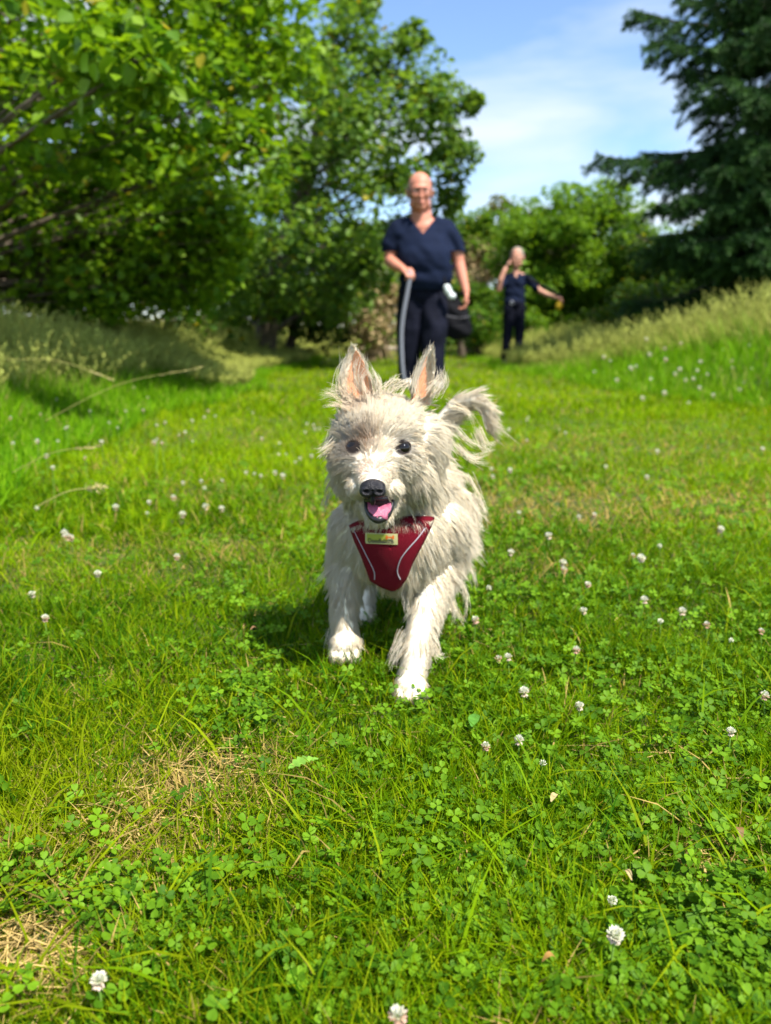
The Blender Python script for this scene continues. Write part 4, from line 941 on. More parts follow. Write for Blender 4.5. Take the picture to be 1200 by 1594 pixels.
        ll = np.where(p[:, 2] < .035, .010, np.where(p[:, 2] < .075, .014, .013)); ll = np.where((p[:, 2] > .05) & (n_[:, 1] > .2), .022, ll)
        # lifted paw is shorter haired from higher up
        ll = np.where((p[:, 0] < -.02) & (p[:, 1] < 1.1) & (p[:, 2] < .045), .009, ll)
        ln = ln * (1 - leg) + ll * leg
        # head: hair fans out from the nose
        away = p - (NOSE + [0, .005, .012]); away = away - (away * n_).sum(1)[:, None] * n_; away = nrm(away)
        side = np.abs(p[:, 0] - NOSE[0]) / .06
        lat = smooth01((np.abs(p[:, 0] - NOSE[0]) - .035) / .03)
        hc = nrm(away + np.array([0, 0, -.55]) * np.clip(1.1 - (p[:, 2] - .30) * 25, 0, 1)[:, None] + np.array([0, .35, -1.0]) * (lat * smooth01((.385 - p[:, 2]) / .03))[:, None] + np.stack([.10 + 0 * side, 0 * side, 0 * side], -1))
        d = np.linalg.norm(p - NOSE, axis=1)
        hl = np.interp(d, [.012, .03, .05, .075, .12], [.006, .010, .014, .019, .023])
        hl = np.where(p[:, 2] > .36, .019, hl)
        low_ = (p[:, 2] < .285) & (p[:, 1] < 1.0); hl = np.where(low_, np.interp(p[:, 1], [.90, .93, .97], [.006, .010, .019]), hl)
        for E in EYE: hl = hl * (1 - .72 * np.exp(-(np.linalg.norm(p - E, axis=1) / .017) ** 2))
        beard = smooth01((.262 - p[:, 2]) / .02) * (p[:, 1] < .97); hc = nrm(hc * (1 - beard[:, None]) + np.array([0, .15, -1]) * beard[:, None])
        cb = cb * (1 - head[:, None]) + hc * head[:, None]; ln = ln * (1 - head) + hl * head
        # ears: upward along the edges, blown outwards at the root
        ec = nrm(np.stack([(p[:, 0] - 0.008) * 3, .1 + 0 * p[:, 0], 1 + 0 * p[:, 0]], -1)); cb = cb * (1 - ear_[:, None]) + ec * ear_[:, None]
        ln = ln * (1 - ear_) + np.interp(ev, [0, .3, .8, 1.1], [.030, .024, .012, .005]) * ear_
        tc_ = nrm(np.stack([.75 + 0 * p[:, 0], 0 * p[:, 0], np.where(p[:, 0] > .15, -.7, .1)], -1)); cb = cb * (1 - tail[:, None]) + tc_ * tail[:, None]; ln = ln * (1 - tail) + .028 * tail
        cb = cb - (cb * n_).sum(1)[:, None] * n_ * .8
        lift = .14 - .02 * leg - .2 * (ear_ > .3)
        grav = np.array([0, 0, -1.]) * (.45 * (1 - ear_) * (1 - .6 * (p[:, 2] > .36)) * (1 - .7 * tail))[:, None] + wind * (.10 + .25 * tail + .10 * (p[:, 0] > .09))[:, None]
        return nrm(cb), ln, lift, grav, ear_, ev
    KG = 13000; gp, gn = sample(KG, dens); gcb, gl, glift, ggr, gear, gev = groom(gp, gn)
    gl = gl * r_.uniform(.80, 1.12, KG); wild = r_.random(KG) < .05; gl = np.where(wild, gl * 1.5, gl)
    gdir = nrm(gcb + gn * (glift * r_.uniform(.85, 1.2, KG) + .35 * wild)[:, None] + r_.normal(size=(KG, 3)) * .065)
    K = 7; cur = gp.copy(); GP = [cur]; curl_ax = nrm(r_.normal(size=(KG, 3))); ph = r_.random(KG) * 6.28; amp = r_.uniform(.03, .20, KG)
    for s in range(1, K):
        u = s / (K - 1); wv = np.cross(gdir, curl_ax) * (np.sin(ph + u * 4.5) * amp)[:, None]
        d = nrm(gdir + ggr * (u * 1.0) + wv + gn * (.10 * (1 - u))); cur = cur + d * (gl / (K - 1))[:, None]; GP.append(cur)
    GP = np.stack(GP, 1)
    N = 150000; P_, N_ = sample(N, dens)
    # keep the eyes, nose, mouth, harness and ear hollows clear
    keep = np.ones(N, bool)
    for k_, E in enumerate(EYE): keep &= np.linalg.norm((P_ - E) * [1, .5, 1.25], axis=1) > .0100
    keep &= np.linalg.norm(P_ - NOSE, axis=1) > .0136; keep &= np.linalg.norm((P_ - NOSE - [0, .0, -.012]) * [1.6, .5, 1], axis=1) > .012
    keep &= np.linalg.norm((P_ - MO) * [1.15, .5, 1.25], axis=1) > .0165
    kk = Yc / P_[:, 1]; xi = P_[:, 0] * kk; zi = CAMZ + (P_[:, 2] - CAMZ) * kk
    keep &= ~(inside(xi, zi) & (P_[:, 1] < 1.10) & (P_[:, 2] < .237) & (N_[:, 1] < .3))
    _, _, _, _, e1, ev1 = groom(P_, N_)
    inner = np.zeros(N, bool)
    for e in EARS:
        b = np.array(e[0]); t_ = np.array(e[1]); f = np.array([math.sin(e[4]), -math.cos(e[4]), 0]); s = np.array([math.cos(e[4]), math.sin(e[4]), 0])
        v = ((P_ - b) @ (t_ - b)) / np.dot(t_ - b, t_ - b); wv = e[2] * (1 - np.clip(v, 0, 1) ** 1.6) ** .75
        inner |= (e1 > .2) & ((N_ @ f) > .25) & (np.abs((P_ - b) @ s) < wv * .72) & (np.linalg.norm(P_ - b, axis=1) < .1)
    keep &= ~(inner & (r_.random(N) > .05))
    P_, N_ = P_[keep], N_[keep]; N = len(P_)
    # nearest guide, comparing position and facing
    q1 = np.hstack([P_, N_ * .012]).astype(np.float32); q2 = np.hstack([gp, gn * .012]).astype(np.float32); near_ = np.empty(N, int); q2n = (q2 ** 2).sum(1)
    for a in range(0, N, 4000): near_[a:a + 4000] = np.argmin(q2n[None] - 2 * q1[a:a + 4000] @ q2.T, axis=1)
    G_ = GP[near_] - gp[near_][:, None]; u = np.linspace(0, 1, K)[None, :, None]
    off = P_ - gp[near_]; cl = r_.uniform(-.05, .60, (N, 1, 1)); ls = r_.uniform(.55, 1.1, (N, 1, 1))
    ls = np.where(r_.random((N, 1, 1)) < .03, 1.4, ls)
    S_ = P_[:, None] + G_ * ls - off[:, None] * (u ** 1.2) * cl + np.cumsum(r_.normal(size=(N, K, 3)) * .00035, axis=1) * u
    # hair must not sink under the breast plate from above; beard hairs lie over it
    kk = Yc / np.maximum(S_[..., 1], .5); xi = S_[..., 0] * kk; zi = CAMZ + (S_[..., 2] - CAMZ) * kk
    ins = inside(xi.ravel(), zi.ravel()).reshape(xi.shape) & (S_[..., 1] < 1.06); dp = depth(xi, zi); pen = ins & (S_[..., 1] > dp - .004)
    tagz = unproj(600, 826, Yc)[2]; bad = (ins & (zi < tagz)).any(1)
    for k_, E in enumerate(EYE): bad |= ((np.hypot((S_[..., 0] - E[0]) / 1.25, (S_[..., 2] - E[2] + .0026)) < .0068) & (S_[..., 1] < E[1] + .012)).any(1) & (r_.random(N) < .97)
    bad |= ((np.hypot(S_[..., 0] - NOSE[0], S_[..., 2] - NOSE[2]) < .0135) & (S_[..., 1] < NOSE[1] + .012)).any(1)
    bad |= ((np.hypot((S_[..., 0] - MO[0] - .002) / 1.15, S_[..., 2] - MO[2] + .001) < .0126) & (S_[..., 1] < MO[1] + .02)).any(1)
    S_[..., 1] = np.where(pen, dp - .004 - .002 * r_.random(pen.shape), S_[..., 1])
    S_[..., 2] = np.maximum(S_[..., 2], .004)
    w0 = np.where(r_.random(N) < .2, .00034, .00024) * (.8 + .5 * r_.random(N)); rad = w0[:, None] * np.interp(np.linspace(0, 1, K), [0, .15, .75, 1], [.9, 1, .7, .12])[None]
    # separate windblown locks: ear fringes, cheek wisps, flank and leg feathering
    LK = [((545, 628), (520, 613), (497, 617), .99), ((550, 640), (524, 629), (503, 632), .98), ((552, 632), (530, 606), (512, 606), .99), ((533, 616), (531, 578), (551, 538), .995), ((538, 612), (529, 590), (545, 560), .99), ((585, 610), (584, 590), (570, 566), .985), ((592, 612), (590, 592), (577, 578), .985), ((560, 612), (553, 585), (560, 556), .985), ((568, 618), (562, 590), (572, 572), .98),
          ((640, 606), (652, 575), (667, 541), .995), ((648, 612), (648, 588), (656, 566), .985), ((672, 612), (686, 592), (692, 572), 1.0), ((680, 614), (694, 596), (690, 577), 1.0), ((668, 606), (682, 590), (684, 578), 1.0), ((600, 606), (612, 592), (622, 588), .99), ((610, 606), (622, 594), (632, 590), .99), ((620, 606), (634, 596), (640, 594), .99),
          ((520, 688), (506, 698), (492, 702), .96), ((516, 700), (504, 706), (497, 715), .96), ((512, 770), (505, 785), (508, 800), .97), ((700, 660), (728, 686), (752, 697), 1.05), ((708, 690), (734, 716), (758, 722), 1.05), ((712, 700), (738, 712), (764, 704), 1.06), ((700, 630), (726, 640), (738, 662), 1.04), ((745, 668), (758, 692), (776, 688), 1.24), ((742, 672), (754, 700), (770, 696), 1.24),
          ((728, 740), (748, 776), (757, 818), 1.12), ((722, 770), (742, 800), (748, 840), 1.11), ((730, 800), (747, 820), (758, 826), 1.12), ((722, 840), (738, 862), (744, 850), 1.10), ((715, 860), (735, 890), (738, 915), 1.10), ((712, 900), (726, 932), (723, 962), 1.08), ((695, 930), (712, 955), (722, 972), 1.08), ((690, 900), (706, 945), (704, 972), 1.07), ((736, 770), (752, 790), (760, 800), 1.13),
          ((628, 985), (612, 1015), (604, 1038), .96), ((632, 1000), (614, 1028), (610, 1044), .955), ((672, 990), (684, 1012), (680, 1022), .965), ((668, 1005), (682, 1022), (692, 1018), .96), ((640, 905), (630, 938), (640, 962), 1.0), ((632, 900), (627, 925), (634, 948), 1.0), ((516, 980), (508, 1000), (506, 1012), 1.04), ((552, 985), (560, 1000), (562, 1008), 1.03), ((540, 900), (534, 930), (530, 950), 1.02)]
    LS = []; LP = []
    for (a, b, c_, Y_) in LK:
        pa, pb, pc = [np.array(unproj(*q, Y_)) for q in (a, b, c_)]; ctl = catmull([pa, pb, pc], K); n_ = 26
        o1 = r_.normal(size=(n_, 1, 3)) * .0040; o2 = r_.normal(size=(n_, 1, 3)) * .0030; lsx = r_.uniform(.6, 1.05, (n_, 1)); un_ = np.linspace(0, 1, K)[None, :] * lsx * (K - 1); i0 = np.minimum(un_.astype(int), K - 2); fr = (un_ - i0)[..., None]
        base = ctl[i0] * (1 - fr) + ctl[i0 + 1] * fr; w1 = np.linspace(0, 1, K)[None, :, None]; S1 = base + o1 * (1 - w1) + o2 * w1 + np.cumsum(r_.normal(size=(n_, K, 3)) * .0005, axis=1) * w1
        LS.append(S1); LP.append(S1[:, 0])
    LS = np.vstack(LS); LP = np.vstack(LP); n2_ = len(LS); S_ = np.concatenate([S_[~bad], LS]); P_ = np.vstack([P_[~bad], LP]); N_ = np.vstack([N_[~bad], np.tile([.2, -.55, .8], (n2_, 1))])
    rad = np.vstack([rad[~bad], .00026 * np.interp(np.linspace(0, 1, K), [0, .15, .75, 1], [.9, 1, .7, .12])[None] * (.8 + .5 * r_.random((n2_, 1)))]); bad = np.zeros(len(P_), bool)
    S_, rad, P_, N_ = S_[~bad], rad[~bad], P_[~bad], N_[~bad]; N = len(P_)
    V, F = strands(S_, rad, 3, 9)
    c = fur_col(P_) * (.94 + .10 * r_.random((N, 1))); k = r_.random((N, 1)) < .12; c = np.where(k, c * np.array([1.0, .90, .74]), c)
    c = np.clip(c, 0, .97); tipc = c * .55 + np.array([.97, .93, .82]) * .45
    un = np.linspace(0, 1, K)[None, :, None]; cc = (c[:, None] * (1 - un) + tipc[:, None] * un); cc = np.repeat(cc.reshape(-1, 3), 3, axis=0)
    mf = mat('dog_fur', attr=True, rough=.6, trans=.62, spec=.08)
    n_ = mf.node_tree.nodes; l_ = mf.node_tree.links.new; at_ = n_.new('ShaderNodeAttribute'); at_.attribute_name = 'coat_normal'
    ge = n_.new('ShaderNodeNewGeometry'); s1 = n_.new('ShaderNodeVectorMath'); s1.operation = 'SCALE'; s1.inputs['Scale'].default_value = .15; ad = n_.new('ShaderNodeVectorMath'); nm_ = n_.new('ShaderNodeVectorMath'); nm_.operation = 'NORMALIZE'
    l_(ge.outputs['Normal'], s1.inputs[0]); l_(s1.outputs[0], ad.inputs[0]); l_(at_.outputs['Vector'], ad.inputs[1]); l_(ad.outputs[0], nm_.inputs[0]); l_(nm_.outputs[0], n_['Principled BSDF'].inputs['Normal'])
    fm = mesh_np('fur', V, F, cc); va = fm.attributes.new('coat_normal', 'FLOAT_VECTOR', 'POINT'); va.data.foreach_set('vector', np.repeat(N_, K * 3, axis=0).astype(np.float32).ravel())
    fo = link('fur', fm, mf, root); fo.matrix_parent_inverse = inv
    fo['kind'] = 'stuff'
    # a dark wire-thin whisker or two round the muzzle
    # claws of the planted paw
    m_claw = mat('claw', (.05, .04, .035), rough=.4)
    for dx in (-.0150, -.005, .005, .015):
        q = np.array([.0335 + dx, .901 + abs(dx) * .35, .012]); Q = catmull([q, q + [0, -.005, -.002], q + [0, -.0075, -.007]], 6)
        v, f = tube_np(Q, np.linspace(.0017, .0004, 6), 6); x = link('claw', mesh_np('claw', v, f), m_claw, root); x.matrix_parent_inverse = inv
build_dog()

# ------------------------------------------------------------------ the two walkers
m_skin_w = mat('skin', (.55, .22, .145), rough=.5, spec=.35, var=.10, vscale=9)
m_navy = mat('navy_jersey', (.007, .012, .032), spec=.12, rough=.9, var=.15, vscale=12, bump=.3, bscale=25)
m_trouser = mat('dark_trousers', (.004, .005, .013), spec=.15, rough=.85, var=.2, vscale=10, bump=.4, bscale=14)
m_white = mat('white_leather', (.75, .75, .72), rough=.5)
m_hairg = mat('grey_stubble', (.32, .27, .22), rough=.9)
m_frame = mat('spectacle_frame', (.02, .02, .025), rough=.3)
m_blackg = mat('black_nylon', (.004, .004, .006), rough=.8, spec=.15, var=.2, vscale=20, bump=.4, bscale=60)
m_eyew = mat('eye_white', (.6, .58, .55), rough=.2); m_iris = mat('iris', (.05, .035, .02), rough=.1)

def hand(wr, d, pl, th, s=1.0, curl=1.0):
    """wrist, pointing direction, palm-facing direction, thumb side: palm, four curled fingers and a thumb"""
    wr, d, pl, th = [np.array(q, float) for q in (wr, d, pl, th)]; d = nrm(d); pl = nrm(pl - d * (pl @ d)); th = nrm(th - d * (th @ d) - pl * (th @ pl)); P = []
    for k, o_ in enumerate((.028, .010, -.009, -.027)):
        P += chain([wr + d * .01 * s, wr + d * .045 * s + th * o_ * .8 * s, wr + d * .082 * s + th * o_ * s], [.017 * s, .016 * s, .0125 * s])
        ln = (.040, .045, .041, .032)[k] * s; b = wr + d * .085 * s + th * o_ * s; a1 = .7 * curl; a2 = 1.6 * curl; a3 = 2.3 * curl
        p1 = b + (d * math.cos(a1) + pl * math.sin(a1)) * ln; p2 = p1 + (d * math.cos(a2) + pl * math.sin(a2)) * ln * .65; p3 = p2 + (d * math.cos(a3) + pl * math.sin(a3)) * ln * .5
        P += chain([b, p1, p2, p3], [.0098 * s, .0088 * s, .0080 * s, .0068 * s])
    b = wr + d * .022 * s + th * .022 * s; p1 = b + (d * .7 + th * .75) * .030 * s; p2 = p1 + (d * .8 + th * .1 + pl * .55) * .030 * s; p3 = p2 + (d * .5 - th * .3 + pl * .7) * .022 * s
    P += chain([b, p1, p2, p3], [.016 * s, .0125 * s, .0105 * s, .0085 * s]); return P

def head(c, s, yaw=0.0, nod=0.0):
    """c = middle of the skull, facing -Y"""
    M = np.array(Matrix.Rotation(yaw, 3, 'Z') @ Matrix.Rotation(nod, 3, 'X')); P = []
    def q(o_, r, rot=None):
        V = ICO_V * np.array(r) * s; V = (V + np.array(o_) * s) @ M.T + c; P.append((V, ICO_F))
    q((0, .010, .035), (.077, .094, .090)); q((0, -.020, .0), (.070, .076, .080)); q((0, -.032, -.055), (.056, .058, .055)); q((0, -.055, -.092), (.034, .034, .026)); q((0, .0, -.06), (.060, .06, .05))
    q((.045, -.020, -.070), (.025, .035, .035)); q((-.045, -.020, -.070), (.025, .035, .035))
    q((0, -.094, .022), (.050, .012, .010)); q((0, -.100, -.018), (.0115, .016, .028)); q((0, -.112, -.036), (.0155, .013, .010)); q((0, -.088, -.066), (.026, .011, .0065)); q((0, -.086, -.077), (.022, .011, .0065))
    q((.036, -.080, -.024), (.022, .016, .018)); q((-.036, -.080, -.024), (.022, .016, .018))
    for sx in (-1, 1): q((sx * .080, .012, -.008), (.009, .020, .032)); q((sx * .086, .018, .006), (.006, .016, .020))
    return P, M

def person(base, lab, spec):
    B = Vector(base); root = empty('person', base); tag(root, lab, 'person'); Bn = np.array(base)
    def put(nm, me, m_, parent=root):
        o = link(nm, me, m_, parent); return o
    P = []; hp, M = head(np.array(spec['head']), spec['hs'], spec.get('yaw', 0), spec.get('nod', 0)); P += hp
    P += chain(spec['neck'], spec['neck_r']); 
    for c, r in spec['torso']: P.append(sph(c, r))
    for pts, rr in spec['limbs']: P += chain(pts, rr)
    for a in spec['hands']: P += hand(*a)
    body = fuse('body', P, .0045, 5); o = put('body', body, spec.get('skin', m_skin_w))
    hc = np.array(spec['head']); s = spec['hs']; tr = lambda q: (np.array(q) * s) @ M.T + hc
    for sx in (-1, 1):
        e = put('eye', mesh_np('eye', sph(tr((sx * .031, -.076, .004)), .0125 * s)[0], ICO_F), m_eyew)
        put('iris', mesh_np('iris', sph(tr((sx * .031, -.0865, .003)), (.0055 * s, .003 * s, .0055 * s))[0], ICO_F), m_iris, e)
    m_mouth = spec['lips']; v, f = tube_np(catmull([tr((-.024, -.088, -.069)), tr((-.010, -.0985, -.072)), tr((.010, -.0985, -.072)), tr((.024, -.088, -.069))], 10), np.array([.001] + [.0030] * 8 + [.001]), 6); put('lips', mesh_np('lips', v, f), m_mouth)
    if spec.get('glasses'):
        g = Acc()
        for sx in (-1, 1):
            a = np.linspace(0, 2 * np.pi, 21); Q = np.array([tr((sx * .032 + .025 * math.cos(t), -.108 + .010 * abs(math.cos(t)) * (1 if sx * math.cos(t) > 0 else 0), .003 + .017 * math.sin(t))) for t in a]); v, f = tube_np(Q, np.full(21, .0022), 6); g.add(v, f)
            Q = catmull([tr((sx * .057, -.098, .008)), tr((sx * .078, -.05, .010)), tr((sx * .084, .01, .012))], 8); v, f = tube_np(Q, np.full(8, .002), 5); g.add(v, f)
        Q = catmull([tr((-.008, -.109, .006)), tr((0, -.113, .009)), tr((.008, -.109, .006))], 5); v, f = tube_np(Q, np.full(5, .002), 5); g.add(v, f); put('glasses', g.mesh('glasses'), m_frame)
    hm = fuse('hair', [(lambda V: (V, ICO_F))(((ICO_V * np.array(spec['hair_r']) * s + np.array(spec['hair_c']) * s) @ M.T) + hc)], .005, 2)
    cut_faces(hm, lambda p: (lambda q: q[1] < spec['hair_cut'][0] or q[2] < spec['hair_cut'][1] or q[2] > spec['hair_cut'][2])(((np.array(p) - hc) @ M) / s)); put('hair', hm, m_hairg)
    # shirt
    P = []
    for c, r in spec['shirt']: P.append(sph(c, r))
    for pts, rr in spec['sleeves']: P += chain(pts, rr)
    sh = fuse('shirt', P, .009, 26); v = verts_of(sh).copy()
    # soft creases so the cloth does not look inflated
    v[:, 1] += .022 * (vnoise(v[:, 0] * 1.0 + v[:, 2] * .6, v[:, 2], .075, 7) - .5); v[:, 0] += .010 * (vnoise(v[:, 1], v[:, 2], .06, 8) - .5); sh.vertices.foreach_set('co', v.ravel()); sh.update()
    cut_faces(sh, spec['shirt_cut']); put('shirt', sh, spec.get('cloth', m_navy))
    P = []
    for c, r in spec['hips']: P.append(sph(c, r))
    for pts, rr in spec['legs']: P += chain(pts, rr)
    tr_ = fuse('trousers', P, .009, 5); v = verts_of(tr_).copy(); v[:, 1] += .024 * (vnoise(v[:, 0] * 1.6, v[:, 2], .10, 17) - .5); v[:, 0] += .016 * (vnoise(v[:, 1], v[:, 2], .09, 18) - .5); tr_.vertices.foreach_set('co', v.ravel()); tr_.update()
    put('trousers', tr_, m_trouser)
    for (c, yaw_) in spec['shoes']:
        c = np.array(c); f_ = np.array([math.sin(yaw_), -math.cos(yaw_), 0]); P = chain([c - f_ * .07, c, c + f_ * .10, c + f_ * .16], [.045, .047, .045, .034]) ; s_ = fuse('shoe', [(np.maximum(v_ * [1, 1, 1], [-9, -9, -.0]), q_) for v_, q_ in P], .006, 3)
        so_ = put('shoe', s_, spec['shoe_mat'])
    return root

MX, MY = .285, 6.57; MZ = float(H(MX, MY))
v_cut = lambda p: ((p[1] < .0 and p[2] > 1.225 and abs(p[0] - .012) < (p[2] - 1.225) * .80) or (math.hypot(p[0] - .005, (p[1] - .03) * 1.0) < .085 and p[2] > 1.33) or
                   (p[0] < -.19 and p[2] < 1.105 and p[2] > 1.0 and p[0] < -.195) or (p[0] > .225 and p[2] < 1.10 and p[2] > 1.0 and p[0] > .235) or p[2] < .80)
m_man_lips = mat('lips', (.42, .13, .11), rough=.5)
man = person((MX, MY, MZ), 'bald man with glasses, navy V-neck T-shirt and dark trousers, walking behind the dog', dict(
    head=(-.012, -.02, 1.545), hs=1.22, yaw=.06, nod=.05, lips=m_man_lips, glasses=True,
    neck=[(-.005, .02, 1.48), (0, .03, 1.40), (.005, .035, 1.33)], neck_r=[.078, .082, .095],
    torso=[((.015, .035, 1.20), (.19, .105, .17)), ((.03, .02, 1.02), (.17, .12, .2)), ((.03, .03, .85), (.15, .11, .12)), ((-.02, .03, 1.325), (.10, .07, .040)), ((.05, .03, 1.325), (.10, .07, .040)), ((.012, -.022, 1.28), (.09, .045, .07))],
    limbs=[([(-.185, .035, 1.265), (-.235, .05, 1.15), (-.245, .045, 1.035), (-.20, -.08, .985), (-.150, -.185, .950)], [.066, .058, .052, .045, .032]),
           ([(.215, .035, 1.265), (.285, .05, 1.15), (.315, .055, 1.02), (.345, .02, .90), (.372, -.02, .790)], [.066, .058, .050, .043, .031]),
           ([(-.075, .03, .85), (-.09, .0, .5), (-.085, .06, .10)], [.08, .055, .04]), ([(.105, .03, .85), (.10, -.08, .5), (.10, -.10, .10)], [.08, .055, .04])],
    hands=[((-.146, -.195, .946), (.45, -.85, -.25), (.3, -.1, -1), (1, .35, .2), 1.05, 1.15), ((.374, -.023, .782), (.10, -.12, -1), (-1, .1, 0), (0, -1, 0), 1.05, .85)],
    hair_r=(.0835, .1, .075), hair_c=(0, .02, .01), hair_cut=(-.02, -.04, .075),
    shirt=[((.018, .035, 1.20), (.242, .14, .175)), ((.03, .012, 1.12), (.240, .170, .17)), ((.045, -.010, 1.03), (.240, .190, .20)), ((.045, .0, .90), (.226, .18, .16)), ((.04, .02, .80), (.208, .16, .08)), ((-.08, .03, 1.305), (.14, .085, .070)), ((.11, .03, 1.305), (.14, .085, .070)), ((.012, .03, 1.345), (.12, .085, .055))],
    sleeves=[([(-.175, .035, 1.275), (-.235, .05, 1.17), (-.25, .055, 1.06)], [.086, .082, .078]), ([(.205, .035, 1.275), (.275, .05, 1.17), (.305, .055, 1.06)], [.086, .080, .074])],
    crease=1.1, shirt_cut=v_cut, hips=[((.03, .03, .84), (.192, .145, .11)), ((.03, .03, .76), (.188, .14, .10))],
    legs=[([(-.065, .03, .78), (-.085, .02, .5), (-.085, .05, .25), (-.085, .07, .06)], [.125, .115, .098, .088]), ([(.115, .03, .78), (.115, -.06, .5), (.11, -.09, .25), (.11, -.09, .07)], [.122, .112, .096, .086])],
    shoes=[((-.085, .06, .035), -.05), ((.125, -.12, .035), .15)], shoe_mat=m_white))
hp = np.array([MX - .105, MY - .262, MZ + .905])
# lead hanging from his hand
def ribbon(name, pts, wd, m_, lab, cat, parent=None, n_=50, th=.003, side=(1, 0, 0)):
    Q = catmull(pts, n_); T = nrm(np.gradient(Q, axis=0)); s = np.array(side, float); s = nrm(s - T * (T @ s)[:, None]); N_ = np.cross(T, s)
    V = np.stack([Q - s * wd / 2 - N_ * th / 2, Q + s * wd / 2 - N_ * th / 2, Q + s * wd / 2 + N_ * th / 2, Q - s * wd / 2 + N_ * th / 2], 1).reshape(-1, 3)
    i_ = np.arange(n_ - 1)[:, None] * 4; j = np.arange(4)[None]; F = np.stack([i_ + j, i_ + (j + 1) % 4, i_ + 4 + (j + 1) % 4, i_ + 4 + j], -1).reshape(-1, 4)
    o = link(name, mesh_np(name, V, F, smooth=False), m_, parent)
    if lab: tag(o, lab, cat)
    return o
m_lead = mat('grey_webbing', (.20, .21, .25), rough=.6, var=.1, vscale=60)
ribbon('dog_lead', [hp + [0, -.02, .03], hp + [.012, -.025, -.01], hp + [-.005, -.02, -.12], hp + [-.045, -.01, -.35], hp + [-.052, .0, -.55], hp + [-.035, .01, -.78], hp + [.0, .03, -.893]], .030, m_lead, 'grey webbing lead hanging from the bald man\'s fist', 'lead')
# bag carried in the other hand
bx_, by_, bz_ = MX + .305, MY - .02, MZ + .035
def bag():
    o = empty('shoulder_bag', (bx_, by_, bz_ + .37)); tag(o, 'black soft bag held low at the bald man\'s side', 'bag'); inv = Matrix.Translation((-bx_, -by_, -bz_ - .37))
    me = fuse('bag_body', [sph((bx_ - .035, by_, bz_ + .58), (.10, .055, .13)), sph((bx_, by_, bz_ + .47), (.125, .065, .10)), sph((bx_ + .01, by_, bz_ + .45), (.12, .06, .085)), sph((bx_ - .055, by_, bz_ + .66), (.075, .045, .07)), sph((bx_ + .04, by_, bz_ + .56), (.06, .045, .10))], .007, 4)
    v = verts_of(me).copy(); v[:, 1] += .006 * np.sin(v[:, 2] * 50 + v[:, 0] * 30); me.vertices.foreach_set('co', v.ravel()); me.update(); s = link('bag_body', me, m_blackg, o); s.matrix_parent_inverse = inv
    s = ribbon('handle', [(bx_ - .08, by_ - .02, bz_ + .70), (bx_ - .02, by_ - .03, bz_ + .735), (MX + .375, MY - .04, bz_ + .715), (bx_ + .07, by_ - .01, bz_ + .62)], .028, m_blackg, None, None, o, 24); s.matrix_parent_inverse = inv
    s = ribbon('flap_edge', [(bx_ - .10, by_ - .068, bz_ + .56), (bx_, by_ - .078, bz_ + .545), (bx_ + .10, by_ - .062, bz_ + .555)], .012, mat('bag_trim', (.05, .05, .06), rough=.5), None, None, o, 16); s.matrix_parent_inverse = inv
bag()
m_wht = mat('white_plastic', (.62, .66, .66), rough=.35, var=.12, vscale=20)
me = fuse('ball_thrower_cup', [sph((MX + .215, MY - .17, MZ + .785), (.032, .03, .044), ('Y', -.5)), sph((MX + .245, MY - .17, MZ + .745), (.034, .03, .028)), sph((MX + .205, MY - .17, MZ + .815), (.028, .026, .022))], .005, 3)
o = empty('white_pouch', (MX + .22, MY - .17, MZ + .7)); tag(o, 'silvery white pouch hanging at the man\'s hip above the black bag', 'pouch')
s = link('pouch_body', me, m_wht, o); s.matrix_parent_inverse = Matrix.Translation((-MX - .22, -MY + .17, -MZ - .7)); s.data.name = 'pouch_body'
s2 = ribbon('clip_strap', [(MX + .20, MY - .16, MZ + .83), (MX + .19, MY - .145, MZ + .87), (MX + .185, MY - .13, MZ + .90)], .012, m_blackg, None, None, o, 8); s2.matrix_parent_inverse = s.matrix_parent_inverse

WX, WY = 1.76, 10.9; WZ = float(H(WX, WY)) * .3
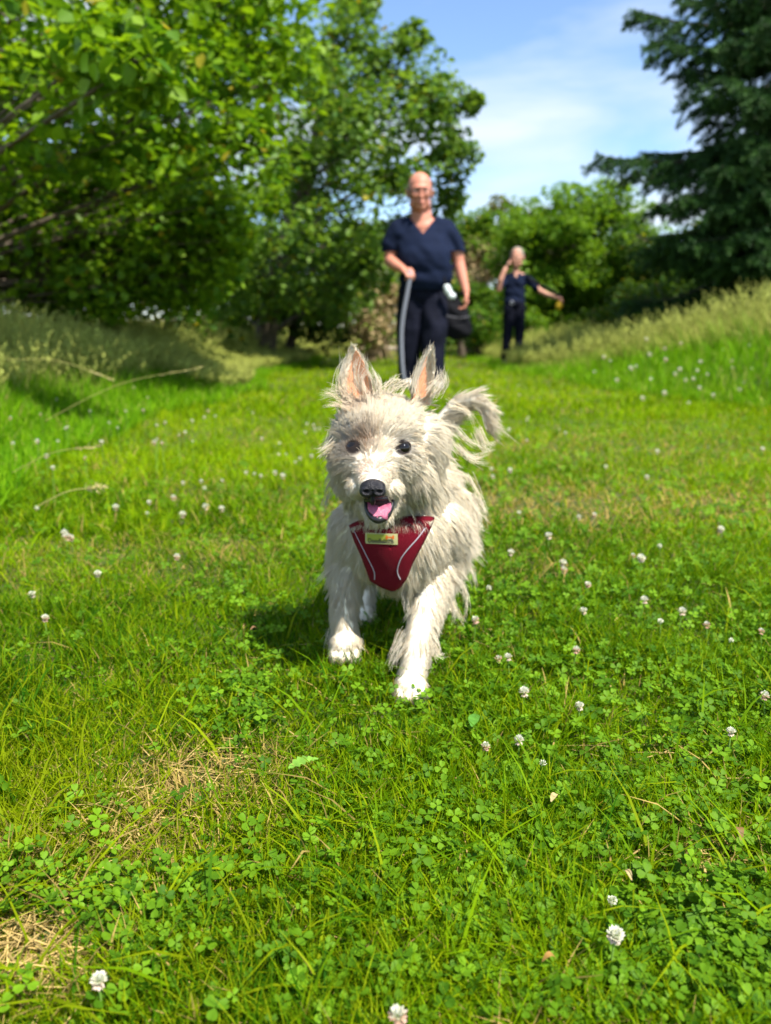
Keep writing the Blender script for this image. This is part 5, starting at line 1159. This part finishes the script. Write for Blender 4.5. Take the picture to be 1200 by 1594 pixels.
# local x of things: (px - 808) / 116
m_w_skin = mat('fair_skin', (.52, .26, .18), rough=.5, spec=.3, var=.1, vscale=9)
m_wlips = mat('pale_lips', (.45, .20, .17), rough=.5)
w_cut = lambda p: ((p[1] < .02 and p[2] > 1.17 and abs(p[0] + .0) < (p[2] - 1.17) * .55) or (math.hypot(p[0], p[1] - .02) < .062 and p[2] > 1.24) or (p[0] < -.20 and p[2] > .98 and p[2] < 1.09 and p[1] < -.07) or (p[0] > .305) or p[2] < .80)
woman = person((WX, WY, WZ), 'distant grey-haired walker in black holding a phone, one arm stretched out', dict(
    head=(.01, -.01, 1.435), hs=1.06, yaw=-.35, nod=.10, lips=m_wlips, skin=m_w_skin, cloth=m_navy,
    neck=[(.01, .01, 1.37), (.005, .02, 1.28), (.0, .02, 1.22)], neck_r=[.048, .050, .065],
    torso=[((0, .02, 1.12), (.145, .085, .14)), ((.0, .02, .96), (.13, .085, .15)), ((.0, .02, .82), (.13, .09, .1)), ((-.05, .02, 1.215), (.09, .05, .035)), ((.05, .02, 1.215), (.09, .05, .035))],
    limbs=[([(-.145, .02, 1.185), (-.19, -.03, 1.10), (-.235, -.08, 1.02), (-.215, -.12, 1.14), (-.165, -.11, 1.265), (-.135, -.09, 1.305)], [.050, .043, .038, .034, .028, .024]),
           ([(.15, .02, 1.175), (.25, .0, 1.085), (.33, -.02, 1.01), (.43, -.06, .955), (.53, -.10, .915)], [.048, .041, .036, .032, .024]),
           ([(-.065, .02, .8), (-.06, .0, .45), (-.06, .03, .1)], [.07, .045, .035]), ([(.065, .02, .8), (.07, -.02, .45), (.03, -.02, .1)], [.07, .045, .035])],
    hands=[((-.135, -.09, 1.30), (.35, .1, 1), (1, .1, -.2), (0, -1, .2), .92, .75), ((.53, -.10, .915), (1, -.3, -.25), (0, -.2, -1), (-.1, -1, .1), .92, .95)],
    hair_r=(.081, .100, .094), hair_c=(0, .014, .036), hair_cut=(-.045, -.04, .5),
    shirt=[((0, .02, 1.12), (.158, .10, .15)), ((.0, .02, .97), (.145, .10, .16)), ((.0, .02, .86), (.15, .105, .11)), ((-.06, .02, 1.20), (.09, .06, .045)), ((.06, .02, 1.20), (.09, .06, .045))],
    sleeves=[([(-.13, .02, 1.185), (-.19, -.03, 1.10), (-.215, -.06, 1.06)], [.062, .060, .058]), ([(.14, .02, 1.175), (.24, .0, 1.095), (.30, -.01, 1.04)], [.062, .058, .055])],
    crease=1.0, shirt_cut=w_cut, hips=[((.0, .02, .84), (.15, .105, .10))],
    legs=[([(-.06, .02, .80), (-.080, .0, .45), (-.100, .02, .06)], [.088, .066, .056]), ([(.065, .02, .80), (.080, -.03, .45), (.075, -.04, .06)], [.088, .066, .055])],
    shoes=[((-.10, .02, .035), -.1), ((.075, -.05, .035), .2)], shoe_mat=mat('tan_shoe', (.30, .22, .15), rough=.7)))
def wpt(x, y, z): return np.array([WX + x, WY + y, WZ + z])
# phone at the ear
bm = bmesh.new(); bmesh.ops.create_cube(bm, size=1); bmesh.ops.scale(bm, vec=(.010, .070, .145), verts=bm.verts); bmesh.ops.bevel(bm, geom=bm.edges[:], offset=.003, segments=2, affect='EDGES'); me = bpy.data.meshes.new('mobile_phone'); bm.to_mesh(me); bm.free()
o = link('mobile_phone', me, m_frame); o.location = wpt(-.098, -.07, 1.43); o.rotation_euler = (.25, .12, -.3); tag(o, 'dark phone held to the second walker\'s ear', 'phone')
# coiled dark lead draped from the shoulder to the outstretched hand
ribbon('dog_lead', [wpt(.14, -.06, 1.22), wpt(.20, -.07, 1.14), wpt(.33, -.10, 1.075), wpt(.47, -.13, 1.01), wpt(.57, -.14, .94), wpt(.61, -.15, .90)], .035, m_blackg, 'black lead stretched along the second walker\'s extended arm', 'lead', side=(0, 0, 1))
# yellow pouch dangling from the outstretched hand
m_yel = mat('yellow_fabric', (.78, .48, .02), rough=.6, var=.15, vscale=20)
c_ = wpt(.575, -.15, .805); o = empty('yellow_bag', tuple(c_)); tag(o, 'small yellow bag dangling from the outstretched hand', 'bag')
me = fuse('bag_body', [sph((0, 0, 0), (.045, .03, .038)), sph((.005, 0, -.028), (.032, .025, .026)), sph((-.002, 0, .035), (.022, .016, .018))], .004, 2); link('bag_body', me, m_yel, o)
s = ribbon('tie', [(0, 0, .035), (.004, 0, .065), (.012, .01, .10)], .008, m_yel, None, None, o, 8)
# belt buckle tag on the waist
o = link('clip', mesh_np('clip', *tube_np(np.array([(math.cos(a) * .022, 0, math.sin(a) * .022) for a in np.linspace(0, 6.2832, 20)]), np.full(20, .006), 6)), mat('steel', (.5, .5, .52), rough=.3, metal=.8)); o.location = wpt(-.055, -.125, .845) - np.array([WX, WY, WZ]); o.parent = woman
